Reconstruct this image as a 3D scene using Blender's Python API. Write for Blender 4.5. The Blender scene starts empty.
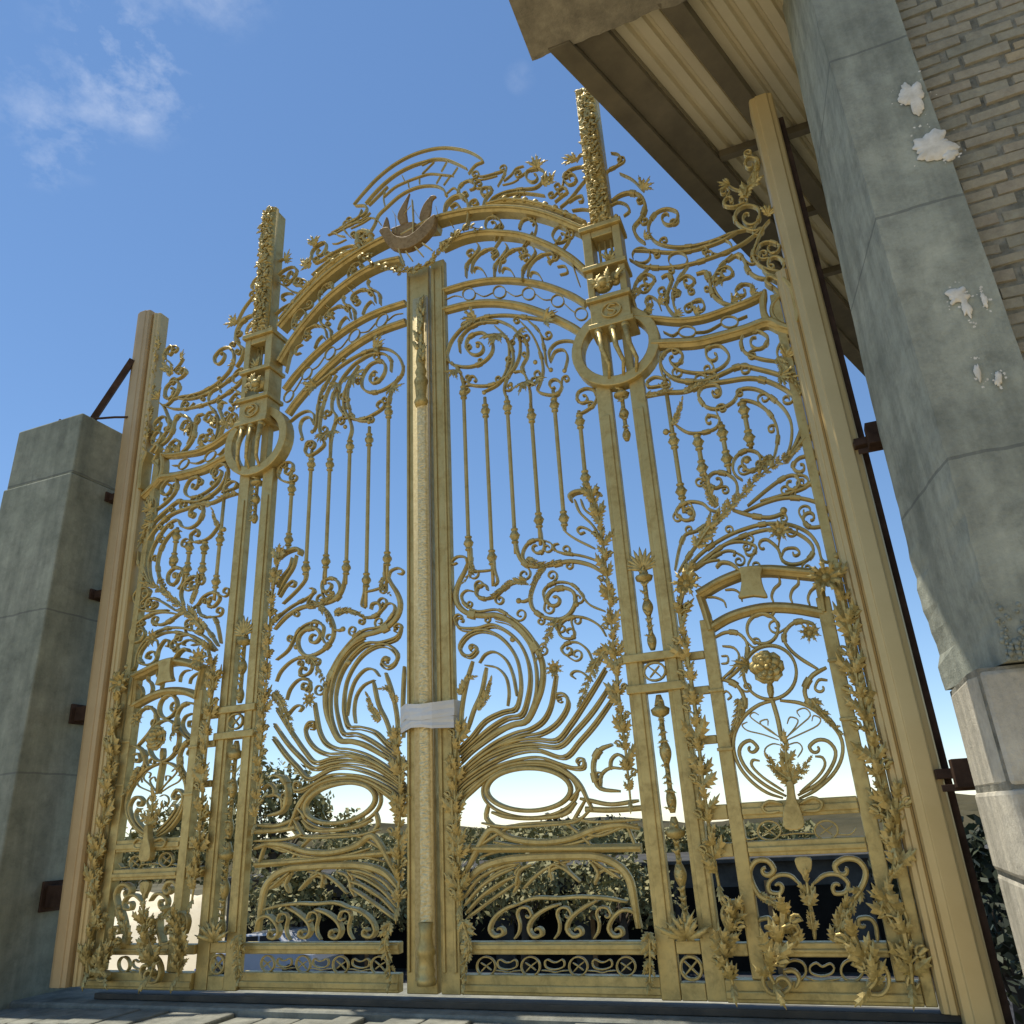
import bpy, math, random
from mathutils import Vector, noise
random.seed(7)
sc=bpy.context.scene
COL=sc.collection
PI=math.pi
def rad(a): return math.radians(a)
CAMF=767.769
CC=[2.62677, -5.0, 1.6]
CM=[[0.927339, -0.325159, 0.185241], [0.37056, 0.866958, -0.33327], [-0.05223, 0.377697, 0.924455]]
CLOUDS=[((-0.5402, 0.3895, 0.746), 0.085, 0.6), ((-0.6125, 0.3775, 0.6945), 0.07, 0.4), ((-0.6407, 0.3898, 0.6615), 0.035, 0.4), ((-0.5277, 0.3478, 0.7749), 0.09, 0.3), ((-0.6149, 0.3366, 0.7132), 0.05, 0.25), ((-0.1835, 0.5941, 0.7832), 0.02, 0.15), ((-0.43, 0.3569, 0.8293), 0.1, 0.4)]
SPL=[(3.712, 5.177, 0.058, 0.11, -1.312, 337.44), (3.722, 4.798, 0.094, 0.084, -1.312, 344.84), (3.618, 3.866, 0.048, 0.044, -1.312, 354.46), (3.637, 3.801, 0.02, 0.077, -1.312, 357.42), (3.598, 3.44, 0.015, 0.046, -1.312, 361.86), (3.667, 3.389, 0.015, 0.03, -1.312, 369.26), (3.72, 3.809, 0.012, 0.043, -1.312, 364.45), (3.603, 2.844, 0.011, 0.041, -1.272, 375.92), (3.785, 4.706, 0.034, 0.038, -1.312, 351.5)]
SUNDIR=(-.31,.012,.95)
AIR=1.0;DUST=.03;OZ=2.4;ALT=1500;SKYG=.86;SKYSAT=1.15
SKYS=.11;SUNE=3.4;EXPO=.68
CLOUDCOL=(5.0,5.3,5.9)
T=[
('over','arch_rail',0.065,0.12,0.03,0,[(-0.178,6.74),(0.138,6.811),(0.369,6.799),(0.618,6.747),(0.859,6.662),(1.089,6.541),(1.307,6.374),(1.534,6.161)]),
('over','arch_rail',0.06,0.1,0.03,0,[(0.21,6.506),(0.412,6.527),(0.608,6.498),(0.798,6.425),(1.004,6.313),(1.22,6.128),(1.384,5.949),(1.508,5.762)]),
('over','dentil_band',0.05,0.07,0.03,0,[(0.67,6.805),(0.865,6.775),(1.096,6.654),(1.315,6.481),(1.542,6.254)]),
('over','@bead',0,0,0,0,[(0.853,6.786),0.03]),
('over','@bead',0,0,0,0,[(0.948,6.747),0.03]),
('over','@bead',0,0,0,0,[(1.04,6.697),0.03]),
('over','@bead',0,0,0,0,[(1.131,6.64),0.03]),
('over','@bead',0,0,0,0,[(1.219,6.573),0.03]),
('over','@bead',0,0,0,0,[(1.305,6.499),0.03]),
('over','@bead',0,0,0,0,[(1.389,6.413),0.03]),
('over','@bead',0,0,0,0,[(1.461,6.335),0.03]),
('over','scroll',0.022,0.035,0.03,0,[(0.724,6.383),(0.777,6.489),(0.793,6.568),(0.737,6.647),(0.663,6.648),(0.641,6.571),(0.67,6.525),(0.707,6.505),(0.737,6.514),(0.75,6.542),(0.744,6.573),(0.727,6.595),(0.709,6.599),(0.7,6.591)]),
('over','scroll',0.022,0.03,0.03,0,[(0.998,6.225),(1.084,6.301),(1.115,6.413),(1.063,6.504),(0.992,6.504),(0.96,6.432),(0.975,6.499),(1.017,6.525),(1.062,6.51),(1.089,6.473),(1.093,6.437),(1.079,6.42)]),
('over','scroll',0.022,0.035,0.03,0,[(1.326,6.049),(1.401,6.153),(1.377,6.27),(1.302,6.313),(1.252,6.251),(1.263,6.193),(1.295,6.152),(1.332,6.141),(1.358,6.156),(1.366,6.187),(1.357,6.215),(1.34,6.23),(1.326,6.229)]),
('over','scroll',0.024,0.04,0.03,0,[(0.435,6.089),(0.451,6.22),(0.539,6.299),(0.574,6.37),(0.556,6.413)]),
('over','scroll',0.024,0.035,0.03,0,[(0.484,6.126),(0.513,6.239),(0.613,6.314),(0.72,6.301),(0.746,6.237),(0.692,6.21),(0.706,6.224),(0.706,6.244),(0.697,6.26),(0.686,6.265),(0.68,6.261)]),
('over','scroll',0.018,0.035,0.03,0,[(0.625,6.036),(0.592,6.115),(0.534,6.158),(0.508,6.118)]),
('over','scroll',0.02,0.035,0.03,0,[(0.721,6.315),(0.772,6.379),(0.823,6.443)]),
('over','scroll',0.024,0.04,0.03,0,[(0.699,5.996),(0.717,6.125),(0.803,6.202),(0.838,6.271),(0.821,6.313)]),
('over','scroll',0.024,0.035,0.03,0,[(0.747,6.033),(0.777,6.143),(0.874,6.216),(0.979,6.205),(1.002,6.142),(0.95,6.115),(0.963,6.129),(0.964,6.149),(0.956,6.164),(0.945,6.169),(0.939,6.166)]),
('over','scroll',0.018,0.035,0.03,0,[(0.882,5.945),(0.852,6.022),(0.796,6.064),(0.77,6.024)]),
('over','scroll',0.02,0.035,0.03,0,[(0.98,6.218),(1.03,6.281),(1.08,6.344)]),
('over','scroll',0.024,0.04,0.03,0,[(0.953,5.86),(0.972,5.984),(1.057,6.06),(1.091,6.128),(1.075,6.169)]),
('over','scroll',0.024,0.035,0.03,0,[(1,5.895),(1.03,6.003),(1.126,6.075),(1.227,6.064),(1.249,6.003),(1.198,5.977),(1.211,5.991),(1.212,6.01),(1.204,6.024),(1.194,6.03),(1.188,6.026)]),
('over','scroll',0.018,0.035,0.03,0,[(1.13,5.811),(1.101,5.886),(1.048,5.926),(1.023,5.887)]),
('over','scroll',0.02,0.035,0.03,0,[(1.228,6.077),(1.277,6.139),(1.327,6.2)]),
('over','scroll',0.02,0.03,0.03,0,[(1.285,5.816),(1.351,5.818),(1.335,5.888),(1.27,5.904)]),
('over','brace',0.018,0.035,0.03,0,[(1.401,5.891),(1.422,5.767),(1.444,5.646)]),
('over','scroll',0.028,0.035,0.03,0,[(0.621,6.81),(0.655,6.9),(0.715,6.964),(0.704,7.013),(0.63,7.038),(0.615,6.975),(0.64,6.948),(0.664,6.942),(0.679,6.955),(0.681,6.975),(0.673,6.991),(0.663,6.997)]),
('over','scroll',0.026,0.035,0.03,0,[(0.67,6.79),(0.723,6.871),(0.847,6.894),(0.991,6.868),(1.132,6.827),(1.206,6.874),(1.231,6.965),(1.17,7.036),(1.074,7.048),(1.058,6.981),(1.081,6.929),(1.116,6.902),(1.147,6.905),(1.162,6.929),(1.16,6.958),(1.147,6.979),(1.133,6.983)]),
('over','scroll',0.024,0.035,0.03,0,[(0.719,6.799),(0.82,6.846),(0.964,6.83),(1.104,6.763),(1.216,6.696)]),
('over','scroll',0.02,0.025,0.03,0,[(0.778,6.996),(0.832,7.078),(0.86,7.142),(0.786,7.159),(0.636,7.178),(0.562,7.225)]),
('over','scroll',0.02,0.025,0.03,0,[(0.842,7.029),(0.918,7.071),(0.97,7.124),(1.043,7.122)]),
('over','scroll',0.02,0.02,0.03,0,[(0.559,7.159),(0.659,7.128),(0.784,7.114)]),
('over','scroll',0.018,0.02,0.03,0,[(0.827,6.991),(0.925,6.979),(0.987,6.997)]),
('over','@leaf_tuft',0,0,0.03,0,[(1.169,7.028),0.13,75]),
('over','@leaf_tuft',0,0,0.03,0,[(1.224,6.794),0.13,40]),
('over','@leaf_tuft',0,0,0.03,0,[(1.291,6.823),0.1,120]),
('over','scroll',0.022,0.035,0.03,0,[(1.301,6.59),(1.373,6.631),(1.421,6.654),(1.392,6.717),(1.344,6.7),(1.344,6.675),(1.354,6.656),(1.367,6.649),(1.376,6.653),(1.378,6.662)]),
('over','scroll',0.022,0.035,0.03,0,[(1.341,6.518),(1.437,6.577),(1.536,6.676),(1.61,6.744)]),
('over','scroll',0.022,0.035,0.03,0,[(1.423,6.541),(1.493,6.568),(1.548,6.559),(1.543,6.505),(1.51,6.51)]),
('over','scroll',0.024,0.035,0.03,0,[(1.641,6.83),(1.555,6.882),(1.452,6.884),(1.4,6.82),(1.428,6.742),(1.463,6.72),(1.494,6.728),(1.51,6.757),(1.507,6.793),(1.49,6.821),(1.468,6.832),(1.452,6.825),(1.445,6.808),(1.449,6.79),(1.458,6.78)]),
('over','scroll',0.024,0.03,0.03,0,[(1.624,7.012),(1.567,7.022),(1.528,6.967)]),
('over','@leaf_tuft',0,0,0.03,0,[(1.529,6.952),0.13,160]),
('over','scroll',0.02,0.035,0.03,0,[(1.447,6.434),(1.535,6.412),(1.619,6.365)]),
('crest','crest_rim',0.035,0.03,0.03,0,[(-0.758,7.402),(-0.635,7.52),(-0.48,7.642),(-0.294,7.731),(-0.11,7.767),(0.071,7.757),(0.249,7.706),(0.422,7.606),(0.534,7.512),(0.615,7.416),(0.647,7.35),(0.584,7.344),(0.533,7.307),(0.497,7.264)]),
('crest','crest_rope',0.03,0.035,0.03,0,[(-0.615,7.353),(-0.524,7.438),(-0.401,7.527),(-0.248,7.595),(-0.08,7.619),(0.07,7.606),(0.159,7.593),(0.275,7.533),(0.388,7.43),(0.485,7.328)]),
('crest','crest_rope',0.025,0.03,0.03,0,[(-0.584,7.323),(-0.476,7.401),(-0.37,7.479)]),
('crest','crest_rim',0.026,0.025,0.03,0,[(-0.414,7.357),(-0.293,7.429),(-0.171,7.447),(-0.021,7.449),(0.097,7.436),(0.242,7.36),(0.342,7.305)]),
('crest','crest_rim',0.034,0.03,0.03,0,[(-0.569,6.974),(-0.517,7.055),(-0.473,7.157),(-0.382,7.223),(-0.246,7.305),(-0.111,7.335),(0.022,7.322),(0.153,7.266),(0.231,7.191),(0.252,7.132),(0.26,7.126),(0.265,7.117),(0.265,7.109),(0.261,7.104),(0.255,7.104),(0.251,7.108),(0.249,7.113),(0.25,7.117),(0.252,7.118)]),
('crest','crest_rung',0.018,0.02,0.03,0,[(-0.209,7.551),(-0.179,7.459)]),
('crest','crest_rung',0.018,0.02,0.03,0,[(-0.141,7.434),(-0.134,7.362)]),
('crest','crest_rung',0.018,0.02,0.03,0,[(-0.021,7.444),(-0.022,7.366)]),
('crest','crest_rung',0.018,0.02,0.03,0,[(0.143,7.573),(0.069,7.519),(0.009,7.475)]),
('crest','crest_rung',0.018,0.02,0.03,0,[(0.084,7.591),(0.01,7.58)]),
('crest','crest_rung',0.018,0.02,0.03,0,[(0.274,7.515),(0.214,7.42)]),
('crest','crest_rung',0.018,0.02,0.03,0,[(0.213,7.369),(0.161,7.289)]),
('crest','crest_rung',0.018,0.02,0.03,0,[(0.313,7.317),(0.239,7.23)]),
('crest','crest_rung',0.018,0.02,0.03,0,[(0.387,7.396),(0.328,7.32)]),
('crest','crest_rung',0.018,0.02,0.03,0,[(-0.4,7.43),(-0.414,7.34),(-0.397,7.23)]),
('crest','scroll',0.035,0.03,0.03,0,[(-0.675,7.22),(-0.613,7.265),(-0.623,7.339),(-0.742,7.387)]),
('crest','scroll',0.028,0.03,0.03,0,[(-1.003,7.142),(-0.908,7.157),(-0.783,7.194),(-0.69,7.227),(-0.661,7.302)]),
('crest','scroll',0.024,0.02,0.03,0,[(-0.97,7.112),(-0.86,7.138),(-0.735,7.158),(-0.641,7.139)]),
('crest','scroll',0.024,0.02,0.03,0,[(-0.673,7.151),(-0.596,7.172),(-0.503,7.126),(-0.44,7.026)]),
('crest','scroll',0.05,0.05,0.03,0,[(-0.562,6.641),(-0.664,6.81),(-0.698,6.94),(-0.7,7.008),(-0.646,7.021),(-0.576,6.977),(-0.552,6.918),(-0.564,6.89),(-0.587,6.884),(-0.611,6.896),(-0.624,6.917),(-0.625,6.934),(-0.617,6.94)]),
('crest','scroll',0.03,0.03,0.03,0,[(0.405,7.051),(0.393,7.123),(0.437,7.171),(0.508,7.175),(0.555,7.121),(0.552,7.064),(0.504,7.06)]),
('crest','scroll',0.026,0.02,0.03,0,[(0.266,7.126),(0.338,7.163),(0.379,7.096),(0.348,7.025)]),
('crest','scroll',0.04,0.05,0,0,[(0.475,6.62),(0.5,6.753),(0.491,6.885),(0.432,6.991),(0.348,7.009),(0.276,6.956),(0.253,6.867)]),
('crest','scroll',0.03,0.04,0.03,0,[(0.304,6.929),(0.361,6.955),(0.401,6.889),(0.358,6.866),(0.317,6.907)]),
('crest','scroll',0.02,0.02,0.03,0,[(0.26,6.848),(0.326,6.693)]),
('crest','~laurel_wreath',0.16,0.07,-0.03,0,[(-0.6,6.672),(-0.493,6.536),(-0.359,6.44),(-0.243,6.352),(-0.114,6.291),(-0.002,6.282),(0.11,6.319),(0.208,6.392),(0.306,6.464),(0.39,6.526),(0.487,6.583),(0.605,6.506)]),
('ship','#hull',0,0.07,-0.07,1,[(-0.385,6.821),(-0.289,6.834),(-0.215,6.708),(-0.099,6.648),(0.016,6.685),(0.116,6.759),(0.202,6.79),(0.193,6.681),(0.142,6.605),(0.057,6.542),(-0.057,6.505),(-0.186,6.536),(-0.288,6.622)]),
('ship','#sail',0,0.03,-0.04,1,[(-0.378,6.835),(-0.371,6.915),(-0.335,7.018),(-0.312,6.942),(-0.296,6.836)]),
('ship','#sail',0,0.03,-0.04,1,[(-0.186,6.86),(-0.213,6.97),(-0.171,7.07),(-0.082,7.203),(-0.12,7.033),(-0.105,6.861)]),
('ship','#sail',0,0.03,-0.04,1,[(0.031,6.808),(0.018,6.895),(0.063,7.01),(0.136,7.08),(0.193,7.056),(0.149,7.024),(0.133,6.899),(0.103,6.796)]),
('ship','#sail',0,0.03,-0.04,1,[(-0.289,6.85),(-0.171,6.854),(-0.055,6.842),(0.031,6.76),(0.002,6.674),(-0.113,6.669),(-0.23,6.746)]),
('ship','mast',0.02,0.02,-0.07,0,[(-0.043,7.081),(-0.032,6.814),(-0.038,6.592)]),
('ship','rigging',0.007,0.007,-0.07,0,[(-0.036,6.979),(0.014,6.861),(0.069,6.742)]),
('ship','rigging',0.007,0.007,-0.07,0,[(-0.233,6.992),(-0.217,6.854),(-0.224,6.743)]),
('ship','rigging',0.007,0.007,-0.07,0,[(-0.255,7.034),(-0.195,6.911)]),
('ship','rigging',0.007,0.007,-0.07,0,[(0.198,6.916),(0.224,6.761)]),
('ship','rigging',0.007,0.007,-0.07,0,[(-0.058,7.021),(-0.13,6.951)]),
('ship','oar',0.024,0.02,-0.12,0,[(-0.165,6.514),(-0.102,6.304)]),
('ship','oar',0.024,0.02,-0.12,0,[(-0.087,6.454),(-0.018,6.32)]),
('ship','oar',0.024,0.02,-0.12,0,[(0.011,6.464),(0.093,6.326)]),
('ship','oar',0.024,0.02,-0.12,0,[(0.081,6.485),(0.176,6.372)]),
('leaf','arch_rail',0.05,0.06,0.065,0,[(0.188,6.047),(0.453,6.04),(0.691,5.995),(0.919,5.907),(1.138,5.784),(1.344,5.617),(1.471,5.479)]),
('leaf','arch_rail',0.062,0.06,0.065,0,[(0.184,5.837),(0.446,5.82),(0.68,5.758),(0.904,5.65),(1.117,5.497),(1.319,5.316),(1.415,5.206)]),
('leaf','ring_ornament',0.012,0.02,0.065,1,[(0.497,5.915),(0.49,5.889),(0.473,5.873),(0.449,5.869),(0.422,5.877),(0.399,5.898),(0.383,5.925),(0.378,5.955),(0.384,5.981),(0.402,5.998),(0.426,6.002),(0.453,5.993),(0.476,5.972),(0.492,5.944)]),
('leaf','ring_ornament',0.012,0.02,0.065,1,[(0.784,5.838),(0.777,5.813),(0.76,5.797),(0.736,5.793),(0.711,5.802),(0.688,5.821),(0.673,5.848),(0.669,5.877),(0.676,5.903),(0.693,5.919),(0.717,5.923),(0.742,5.914),(0.765,5.894),(0.779,5.867)]),
('leaf','ring_ornament',0.012,0.02,0.065,1,[(1.044,5.729),(1.037,5.704),(1.02,5.689),(0.998,5.684),(0.973,5.693),(0.952,5.712),(0.937,5.738),(0.934,5.766),(0.941,5.791),(0.958,5.807),(0.981,5.811),(1.005,5.803),(1.027,5.783),(1.041,5.757)]),
('leaf','ring_ornament',0.012,0.02,0.065,1,[(1.287,5.578),(1.28,5.555),(1.263,5.539),(1.241,5.535),(1.218,5.543),(1.197,5.561),(1.184,5.586),(1.18,5.614),(1.188,5.638),(1.204,5.653),(1.227,5.658),(1.25,5.65),(1.271,5.631),(1.284,5.606)]),
('leaf','ring_ornament',0.012,0.02,0.065,1,[(1.473,5.383),(1.466,5.36),(1.45,5.345),(1.428,5.341),(1.405,5.348),(1.386,5.366),(1.373,5.39),(1.37,5.417),(1.377,5.44),(1.393,5.455),(1.415,5.46),(1.438,5.452),(1.458,5.434),(1.47,5.41)]),
('leaf','tendril',0.01,0.015,0.065,0,[(0.218,5.944),(0.304,5.956),(0.376,5.918)]),
('leaf','tendril',0.01,0.015,0.065,0,[(0.498,5.931),(0.578,5.863),(0.666,5.873)]),
('leaf','tendril',0.01,0.015,0.065,0,[(0.789,5.844),(0.865,5.766),(0.933,5.761)]),
('leaf','tendril',0.01,0.015,0.065,0,[(1.044,5.731),(1.116,5.643),(1.187,5.619)]),
('leaf','tendril',0.01,0.015,0.065,0,[(1.285,5.556),(1.342,5.468),(1.376,5.432)]),
('leaf','scroll',0.034,0.035,0.065,0,[(1.207,5.393),(0.985,5.504),(0.764,5.601),(0.557,5.642),(0.391,5.61),(0.268,5.506),(0.213,5.37),(0.22,5.292)]),
('leaf','scroll',0.032,0.035,0.065,0,[(0.213,5.395),(0.228,5.302),(0.297,5.239),(0.424,5.193),(0.551,5.207),(0.63,5.283),(0.628,5.396),(0.551,5.495),(0.446,5.502),(0.401,5.455),(0.397,5.386),(0.43,5.324),(0.48,5.292),(0.525,5.296),(0.549,5.326),(0.548,5.366),(0.527,5.397),(0.502,5.409),(0.485,5.401)]),
('leaf','scroll',0.028,0.035,0.065,0,[(0.336,5.358),(0.339,5.484),(0.425,5.573),(0.556,5.596),(0.693,5.552)]),
('leaf','scroll',0.028,0.035,0.065,0,[(0.591,5.611),(0.738,5.538),(0.866,5.397),(0.882,5.219),(0.837,5.087),(0.743,4.995),(0.619,4.958),(0.496,4.98),(0.411,5.02),(0.404,5.056),(0.416,5.081),(0.439,5.089),(0.462,5.08),(0.475,5.061),(0.476,5.043),(0.468,5.034),(0.458,5.034)]),
('leaf','scroll',0.026,0.035,0.065,0,[(0.668,5.522),(0.764,5.379),(0.782,5.225),(0.749,5.065),(0.682,4.964),(0.584,4.925),(0.527,4.916)]),
('leaf','scroll',0.03,0.035,0.065,0,[(0.733,5.438),(0.803,5.28),(0.81,5.119),(0.744,4.97),(0.721,4.87),(0.747,4.77),(0.744,4.724)]),
('leaf','scroll',0.028,0.035,0.065,0,[(0.834,5.432),(0.927,5.304),(0.944,5.152),(0.889,5.048),(0.916,4.946),(0.94,4.822),(0.94,4.661)]),
('leaf','scroll',0.028,0.035,0.065,0,[(0.905,5.485),(0.995,5.332),(1.048,5.145),(1.062,4.975),(1.029,4.867),(1.003,4.8),(1.062,4.75),(1.155,4.722),(1.202,4.773),(1.198,4.817),(1.174,4.851),(1.142,4.863),(1.116,4.853),(1.105,4.829),(1.11,4.804),(1.125,4.788),(1.14,4.786),(1.149,4.794)]),
('leaf','scroll',0.024,0.035,0.065,0,[(0.961,5.492),(1.061,5.336),(1.088,5.157),(1.093,5.025),(1.12,4.954)]),
('leaf','scroll',0.024,0.035,0.065,0,[(1.387,5.127),(1.286,5.181),(1.191,5.186),(1.126,5.122),(1.13,5.026)]),
('leaf','scroll',0.022,0.035,0.065,0,[(1.13,5.038),(1.175,5.115),(1.249,5.109),(1.274,5.031),(1.239,4.912)]),
('leaf','scroll',0.026,0.035,0.065,0,[(1.307,4.503),(1.361,4.507),(1.435,4.542),(1.476,4.598),(1.463,4.668),(1.406,4.706),(1.348,4.699),(1.324,4.672),(1.321,4.635),(1.337,4.603),(1.363,4.588),(1.387,4.591),(1.401,4.609),(1.4,4.631),(1.39,4.646),(1.377,4.651),(1.367,4.647)]),
('leaf','scroll',0.028,0.035,0.065,0,[(0.258,5.286),(0.33,5.16),(0.367,5.003),(0.37,4.954)]),
('leaf','scroll',0.022,0.03,0.065,0,[(0.811,5.023),(0.866,5.019),(0.906,4.972)]),
('leaf','@leaf_tuft',0,0,0.065,0,[(0.307,5.179),0.13,250]),
('leaf','@leaf_tuft',0,0,0.065,0,[(0.709,5.421),0.2,250]),
('leaf','@leaf_tuft',0,0,0.065,0,[(0.498,5.627),0.16,160]),
('leaf','@leaf_tuft',0,0,0.065,0,[(1.111,5.419),0.16,0]),
('leaf','@leaf_tuft',0,0,0.065,0,[(0.913,4.9),0.14,270]),
('leaf','@leaf_tuft',0,0,0.065,0,[(1.008,4.885),0.1,300]),
('leaf','@leaf_tuft',0,0,0.065,0,[(0.876,5.381),0.12,300]),
('leaf','@ball',0,0,0.065,0,[(0.545,4.902),0.02]),
('leaf','@ball',0,0,0.065,0,[(0.783,4.912),0.02]),
('leaf','@ball',0,0,0.065,0,[(1.003,5.063),0.02]),
('leaf','@ball',0,0,0.065,0,[(1.13,4.951),0.02]),
('leaf','@ball',0,0,0.065,0,[(1.243,4.909),0.02]),
('leaf','@ball',0,0,0.065,0,[(0.505,5.37),0.02]),
('leaf','scroll',0.05,0.03,0.065,0,[(0.343,3.458),(0.316,3.403),(0.265,3.322),(0.236,3.229),(0.26,3.138),(0.34,3.069),(0.45,3.039),(0.549,3.029),(0.636,2.988),(0.738,2.9),(0.825,2.78),(0.878,2.676),(0.89,2.588),(0.876,2.486),(0.836,2.389),(0.751,2.26),(0.643,2.24),(0.51,2.197),(0.345,2.102)]),
('leaf','scroll',0.026,0.03,0.065,0,[(0.343,3.458),(0.328,3.511),(0.261,3.527),(0.213,3.495),(0.227,3.472),(0.259,3.479)]),
('leaf','scroll',0.026,0.03,0.065,0,[(0.381,3.235),(0.325,3.25),(0.283,3.212),(0.316,3.139),(0.411,3.077),(0.551,3.07),(0.638,3.025),(0.776,2.895),(0.862,2.758),(0.886,2.684)]),
('leaf','scroll',0.024,0.03,0.065,0,[(0.378,3.583),(0.375,3.483),(0.362,3.405),(0.444,3.381),(0.546,3.374)]),
('leaf','scroll',0.026,0.03,0.065,0,[(0.564,3.46),(0.566,3.371),(0.586,3.28),(0.556,3.246)]),
('leaf','scroll',0.03,0.04,0.065,0,[(0.816,3.223),(0.719,3.249),(0.639,3.223),(0.556,3.169),(0.455,3.166),(0.406,3.212),(0.429,3.266),(0.484,3.267),(0.498,3.226)]),
('leaf','fan_rib',0.017,0.035,0.073,0,[(0.139,2.028),(0.238,2.101),(0.336,2.173),(0.445,2.273),(0.58,2.32),(0.674,2.332),(0.712,2.417),(0.726,2.518),(0.708,2.66),(0.643,2.784),(0.55,2.873),(0.433,2.916),(0.332,2.895),(0.265,2.824),(0.283,2.763),(0.347,2.737),(0.398,2.774),(0.394,2.796),(0.379,2.81),(0.361,2.814),(0.348,2.808),(0.344,2.797),(0.348,2.788),(0.355,2.784)]),
('leaf','fan_rib',0.028,0.035,0.065,0,[(0.231,2.12),(0.329,2.192),(0.438,2.292),(0.573,2.339),(0.668,2.352),(0.706,2.436),(0.72,2.538),(0.702,2.68),(0.636,2.805),(0.543,2.894),(0.426,2.938),(0.325,2.916),(0.258,2.845),(0.276,2.784),(0.339,2.758),(0.39,2.795),(0.387,2.817),(0.372,2.832),(0.354,2.835),(0.341,2.829),(0.337,2.818),(0.341,2.809),(0.348,2.805)]),
('leaf','fan_rib',0.026,0.035,0.065,0,[(0.412,2.694),(0.462,2.75),(0.537,2.758),(0.62,2.69),(0.666,2.579),(0.687,2.43)]),
('leaf','fan_rib',0.022,0.035,0.065,0,[(0.458,2.671),(0.55,2.642),(0.614,2.568),(0.631,2.461),(0.616,2.369)]),
('leaf','fan_rib',0.017,0.035,0.073,0,[(0.144,1.983),(0.242,2.055),(0.34,2.127),(0.481,2.219),(0.605,2.275),(0.718,2.289),(0.771,2.402),(0.797,2.528),(0.787,2.651),(0.738,2.772),(0.647,2.874),(0.533,2.94),(0.414,2.93),(0.273,2.953),(0.234,3.015),(0.236,3.037),(0.25,3.051),(0.269,3.052),(0.284,3.043),(0.29,3.03),(0.287,3.02),(0.279,3.015),(0.272,3.017)]),
('leaf','fan_rib',0.028,0.035,0.065,0,[(0.235,2.074),(0.333,2.146),(0.474,2.238),(0.599,2.294),(0.711,2.308),(0.765,2.421),(0.791,2.547),(0.781,2.671),(0.731,2.793),(0.641,2.895),(0.526,2.961),(0.406,2.952),(0.266,2.975),(0.226,3.037),(0.228,3.059),(0.242,3.073),(0.261,3.074),(0.276,3.065),(0.283,3.052),(0.28,3.042),(0.272,3.037),(0.264,3.039)]),
('leaf','fan_rib',0.016,0.035,0.073,0,[(0.151,1.945),(0.249,2.017),(0.347,2.089),(0.507,2.175),(0.64,2.23),(0.742,2.245),(0.807,2.339),(0.841,2.454),(0.844,2.609),(0.812,2.745),(0.743,2.861),(0.651,2.942),(0.555,2.979)]),
('leaf','fan_rib',0.026,0.035,0.065,0,[(0.242,2.035),(0.34,2.108),(0.5,2.194),(0.634,2.249),(0.736,2.264),(0.801,2.358),(0.835,2.474),(0.838,2.629),(0.806,2.765),(0.737,2.882),(0.645,2.963),(0.548,3.001)]),
('leaf','fan_rib',0.017,0.035,0.073,0,[(0.165,1.886),(0.262,1.958),(0.36,2.03),(0.513,2.116),(0.664,2.166),(0.775,2.185),(0.868,2.23),(0.928,2.311),(0.964,2.424),(0.991,2.54)]),
('leaf','fan_rib',0.028,0.035,0.065,0,[(0.255,1.977),(0.353,2.048),(0.507,2.135),(0.658,2.185),(0.769,2.203),(0.863,2.249),(0.923,2.329),(0.958,2.443),(0.985,2.559)]),
('leaf','fan_rib',0.017,0.035,0.073,0,[(0.155,1.855),(0.252,1.926),(0.349,1.998),(0.512,2.084),(0.699,2.137),(0.845,2.151),(0.955,2.198),(1.033,2.276),(1.06,2.344),(1.033,2.391),(0.989,2.396),(0.979,2.381),(0.981,2.366),(0.991,2.356),(1.003,2.355),(1.01,2.36),(1.011,2.366)]),
('leaf','fan_rib',0.028,0.035,0.065,0,[(0.245,1.945),(0.342,2.016),(0.505,2.102),(0.693,2.156),(0.839,2.169),(0.95,2.216),(1.027,2.294),(1.054,2.363),(1.028,2.41),(0.983,2.415),(0.974,2.4),(0.976,2.385),(0.986,2.375),(0.997,2.374),(1.005,2.379),(1.005,2.385)]),
('leaf','fan_rib',0.019,0.035,0.073,0,[(0.106,1.825),(0.203,1.897),(0.301,1.969),(0.474,2.07),(0.661,2.114),(0.807,2.118),(0.957,2.1),(1.061,2.191),(1.158,2.304),(1.257,2.426),(1.34,2.533)]),
('leaf','fan_rib',0.03,0.035,0.065,0,[(0.196,1.915),(0.294,1.987),(0.467,2.089),(0.655,2.133),(0.801,2.136),(0.951,2.119),(1.055,2.21),(1.153,2.323),(1.252,2.444),(1.335,2.552)]),
('leaf','fan_rib',0.019,0.035,0.073,0,[(0.096,1.793),(0.193,1.865),(0.29,1.937),(0.453,2.031),(0.641,2.078),(0.804,2.081),(0.973,2.059),(1.092,2.145),(1.224,2.262),(1.356,2.415)]),
('leaf','fan_rib',0.03,0.035,0.065,0,[(0.186,1.883),(0.283,1.955),(0.447,2.049),(0.634,2.097),(0.798,2.099),(0.967,2.077),(1.086,2.163),(1.218,2.28),(1.351,2.433)]),
('leaf','fan_rib',0.019,0.035,0.073,0,[(0.105,1.761),(0.202,1.832),(0.298,1.903),(0.47,1.989),(0.657,2.044),(0.82,2.046),(1.002,1.987),(1.12,2.079),(1.233,2.18),(1.358,2.317)]),
('leaf','fan_rib',0.03,0.035,0.065,0,[(0.194,1.85),(0.291,1.922),(0.464,2.007),(0.651,2.063),(0.814,2.064),(0.996,2.005),(1.115,2.097),(1.228,2.198),(1.353,2.335)]),
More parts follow.
